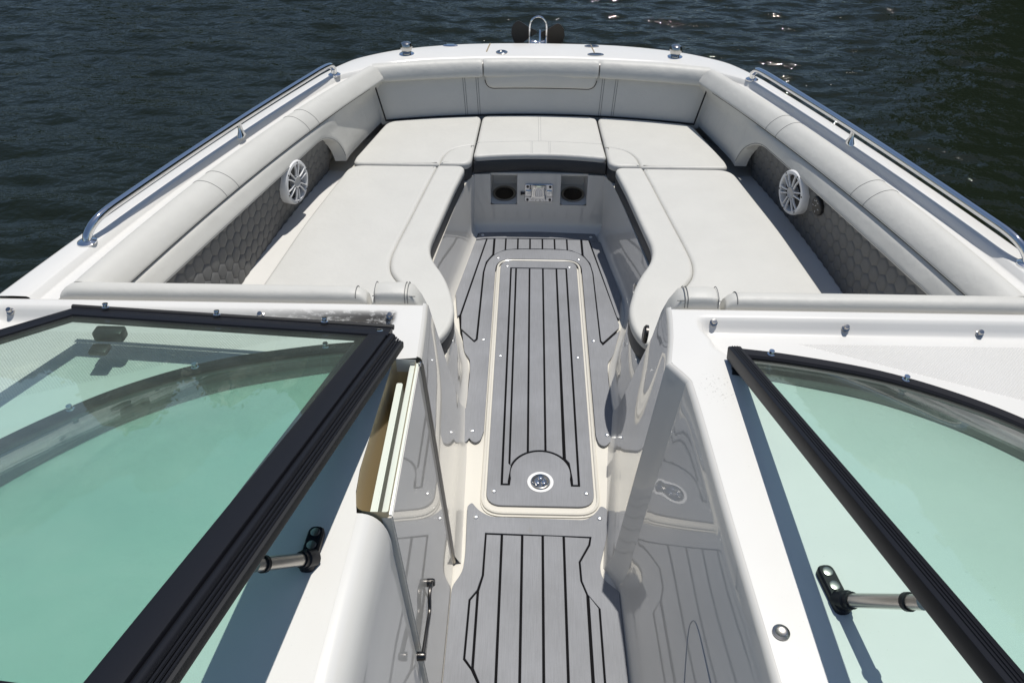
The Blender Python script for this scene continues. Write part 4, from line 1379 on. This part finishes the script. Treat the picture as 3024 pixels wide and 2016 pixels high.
def windshield(s):
    side = 'starboard' if s > 0 else 'port'
    lab = 'raked starboard windshield with black frame and green tinted glass' if s > 0 else 'raked port windshield lying under the folded centre pane'
    t = thing('windshield', lab, 'windshield', group='fixed windshields')
    rows = wind_glass(s)
    bm = shell(rows, 0.006)
    put('glass', bm_done(bm, 'glass'), GLASS, t, angle=25)
    b = base_curve()
    path = [(s * p.x, p.y, 0.757) for p in b]
    sec = [(-0.020, -0.020), (0.022, -0.020), (0.024, -0.012), (0.024, 0.006), (0.016, 0.008), (0.015, 0.020), (0.009, 0.025), (-0.012, 0.025), (-0.020, 0.017)]
    if s < 0:
        sec = [(-a, z) for a, z in sec][::-1]
    section_sweep('base_frame', path, sec, BLACK, t)
    # dark bar under the glass, standing in for shade behind the base frame
    section_sweep('shadow_bar', [(s * p.x - s * 0.004, p.y - 0.022, 0.757) for p in b], rrect(0.012, 0.030, 0.003, 2), RUBBER, t)
    o0 = Vector((s * 0.470, 1.478, 0.763)); rk = Vector((s * RAKE.x, RAKE.y, RAKE.z))
    post = [o0 - rk * 0.012 + rk * k for k in np.linspace(0, 1.06, 6)]
    section_sweep('post', post, rrect(0.034, 0.036, 0.004, 2), BLACK, t, up=(0, 0.3, 1))
    for k in (-0.006, 0, 0.006):
        tube('rib', [p + Vector((k, 0.006, 0.0178)) for p in post], 0.0010, BLACK, t, n=5)
    # shadow of the base frame on the dash, laid in as a dark strip
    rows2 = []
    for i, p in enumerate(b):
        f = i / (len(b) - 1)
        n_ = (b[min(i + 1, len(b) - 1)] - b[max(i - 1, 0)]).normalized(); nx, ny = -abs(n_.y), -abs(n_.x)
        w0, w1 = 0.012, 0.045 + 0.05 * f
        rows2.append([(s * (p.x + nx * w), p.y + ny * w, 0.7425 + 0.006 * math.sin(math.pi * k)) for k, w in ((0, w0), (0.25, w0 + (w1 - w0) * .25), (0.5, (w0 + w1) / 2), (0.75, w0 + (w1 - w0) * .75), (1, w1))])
    grid('dash_shadow', rows2, RUBBER, t)
    # top rail
    tp = [r[-1] + Vector((0, 0, 0.003)) for r in rows]
    section_sweep('top_rail', tp, rrect(0.028, 0.030, 0.004, 2), BLACK, t)
    for i in (4, 14, 24, 33):
        p = b[i]
        lathe('stud', [(0.0095, 0), (0.0095, 0.003), (0.006, 0.005), (0.006, 0.009), (0.0075, 0.0105), (0.0065, 0.013), (0, 0.0135)], Matrix.Translation((s * p.x, p.y + 0.002, 0.7810)), CHROME, t, 14)
    return t


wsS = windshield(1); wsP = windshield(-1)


def arm(s, parent):
    if s > 0:
        b0 = Vector((0.523, 0.828, 0.7405)); ax = Vector((0.012, -0.086, 0)).normalized(); tip = Vector((0.574, 0.690, 0.925)); root = Vector((0.531, 0.793, 0.765))
    else:
        b0 = Vector((-0.462, 0.892, 0.7405)); ax = Vector((-0.003, -0.085, 0)).normalized(); tip = Vector((-0.512, 0.765, 0.875)); root = Vector((-0.463, 0.855, 0.765))
    a = tube('support_arm', [root, root + (tip - root) * 0.5, tip], 0.0125, STEEL, parent, n=16)
    M = frame(b0, (0, 0, 1), ax)
    out_ = ccw([(x, y) for x, y in fillet([(-0.048, -0.016), (0.050, -0.016), (0.050, 0.016), (-0.048, 0.016)], 0.015, 5)])
    bm = bmesh.new()
    rg = []
    for ins, z in ((0, 0), (0, 0.012), (0.003, 0.016)):
        pr = offset(out_, ins) if ins else out_
        rg.append([M @ Vector((x, y, z)) for x, y in pr])
    grid_bm(bm, rg, close_v=True, caps=True)
    put('bracket', bm_done(bm, 'bracket'), BLACK, a, angle=35)
    for k in (-0.031, -0.001):
        lathe('screw', [(0.0095, 0.0155), (0.0095, 0.0175), (0.006, 0.0185), (0, 0.0180)], M @ Matrix.Translation((k, 0, 0)), STEEL, a, 16)
    for k in (0.04, 0.80):
        p = root + (tip - root) * k; d = (tip - root).normalized()
        lathe('collar', [(0.0125, 0), (0.0155, 0.001), (0.0155, 0.009), (0.0125, 0.010)], frame(p, d, (0, 1, 0)), BLACK, a, 18, cap=False)
    lathe('socket', [(0.018, -0.024), (0.018, 0.004), (0.014, 0.008), (0, 0.008)], frame(root, (tip - root).normalized(), (0, 1, 0)), BLACK, a, 18)
    return a


arm(1, wsS); arm(-1, wsP)

# opened centre pane folded over onto the port windshield
wd = thing('windshield_door', 'opened centre windshield pane in a black frame folded onto the port side', 'windshield')
P0 = Vector((-0.418, 1.488, 0.800)); HD = Vector((-0.110, -1.11, 0.358)); FD = Vector((-0.80, 0.062, 0.0)); SD = Vector((-0.50, -1.04, 0.358))
up_n = FD.cross(HD).normalized()
if up_n.z < 0:
    up_n = -up_n
c1, c2, c3 = P0, P0 + FD, P0 + HD
c4 = c2 + SD
rows = []
for u_ in np.linspace(0, 1, 6):
    a = c1 + (c2 - c1) * u_; b = c3 + (c4 - c3) * u_
    rows.append([a + (b - a) * v_ for v_ in np.linspace(0, 1, 6)])
put('glass', bm_done(shell(rows, 0.006), 'glass'), GLASS, wd, angle=25)
def bar(name, a, b, w_, h_, m=BLACK, o=(0, 0, 0)):
    return section_sweep(name, [a + Vector(o), (a + b) / 2 + Vector(o), b + Vector(o)], rrect(w_, h_, 0.004, 2), m, wd, up=up_n)
hd_ = HD.normalized(); fd_ = FD.normalized()
bar('hinge_stile', c1 - hd_ * 0.02, c3 + hd_ * 0.02, 0.046, 0.022)
bar('bottom_rail', c1 - fd_ * 0.026, c2 + fd_ * 0.012, 0.052, 0.024)
bar('free_stile', c2 - SD.normalized() * 0.02, c4, 0.046, 0.022)
bar('top_rail', c3, c4, 0.046, 0.022)
# bead under the bottom rail and the ribbed hinge
tube('bead', [c1 + Vector((0.03, 0.034, -0.002)), c2 + Vector((-0.02, 0.036, -0.002)) * 1.0], 0.007, RUBBER, wd, n=8)
side_v = hd_.cross(up_n).normalized()
if side_v.x < 0:
    side_v = -side_v
tube('hinge_roll', [c1 + side_v * 0.031 - up_n * 0.002, c3 + side_v * 0.031 - up_n * 0.002], 0.009, BLACK, wd, n=12)
for k in range(4):
    tube('hinge_rib', [c1 + side_v * (0.042 + 0.0045 * k) - up_n * (0.004 + 0.004 * k), c3 + side_v * (0.042 + 0.0045 * k) - up_n * (0.004 + 0.004 * k)], 0.0028, BLACK, wd, n=6)
bar('hinge_leaf', c1, c3, 0.026, 0.020, RUBBER, o=side_v * 0.047 - up_n * 0.022)
for u_ in (0.18, 0.53, 0.90):
    p = c1 + FD * u_ + up_n * 0.012 + Vector((0, 0.018, 0))
    lathe('stud', [(0.0095, 0), (0.0095, 0.003), (0.006, 0.005), (0.006, 0.009), (0.0075, 0.0105), (0.0065, 0.013), (0, 0.0135)], frame(p, up_n, (1, 0, 0)), CHROME, wd, 14)
p = c1 + up_n * 0.011
lathe('rivet', [(0.009, 0), (0.009, 0.002), (0.0, 0.003)], frame(p, up_n, (1, 0, 0)), CHROME, wd, 14)
# latch under the free corner
box('latch', tuple(c1 + FD * 0.86 + Vector((0, -0.045, -0.018))), (0.075, 0.035, 0.030), PLDARK, wd, 0.006)
box('latch_tongue', tuple(c1 + FD * 0.88 + Vector((0, -0.085, -0.038))), (0.045, 0.035, 0.014), PLDARK, wd, 0.004)
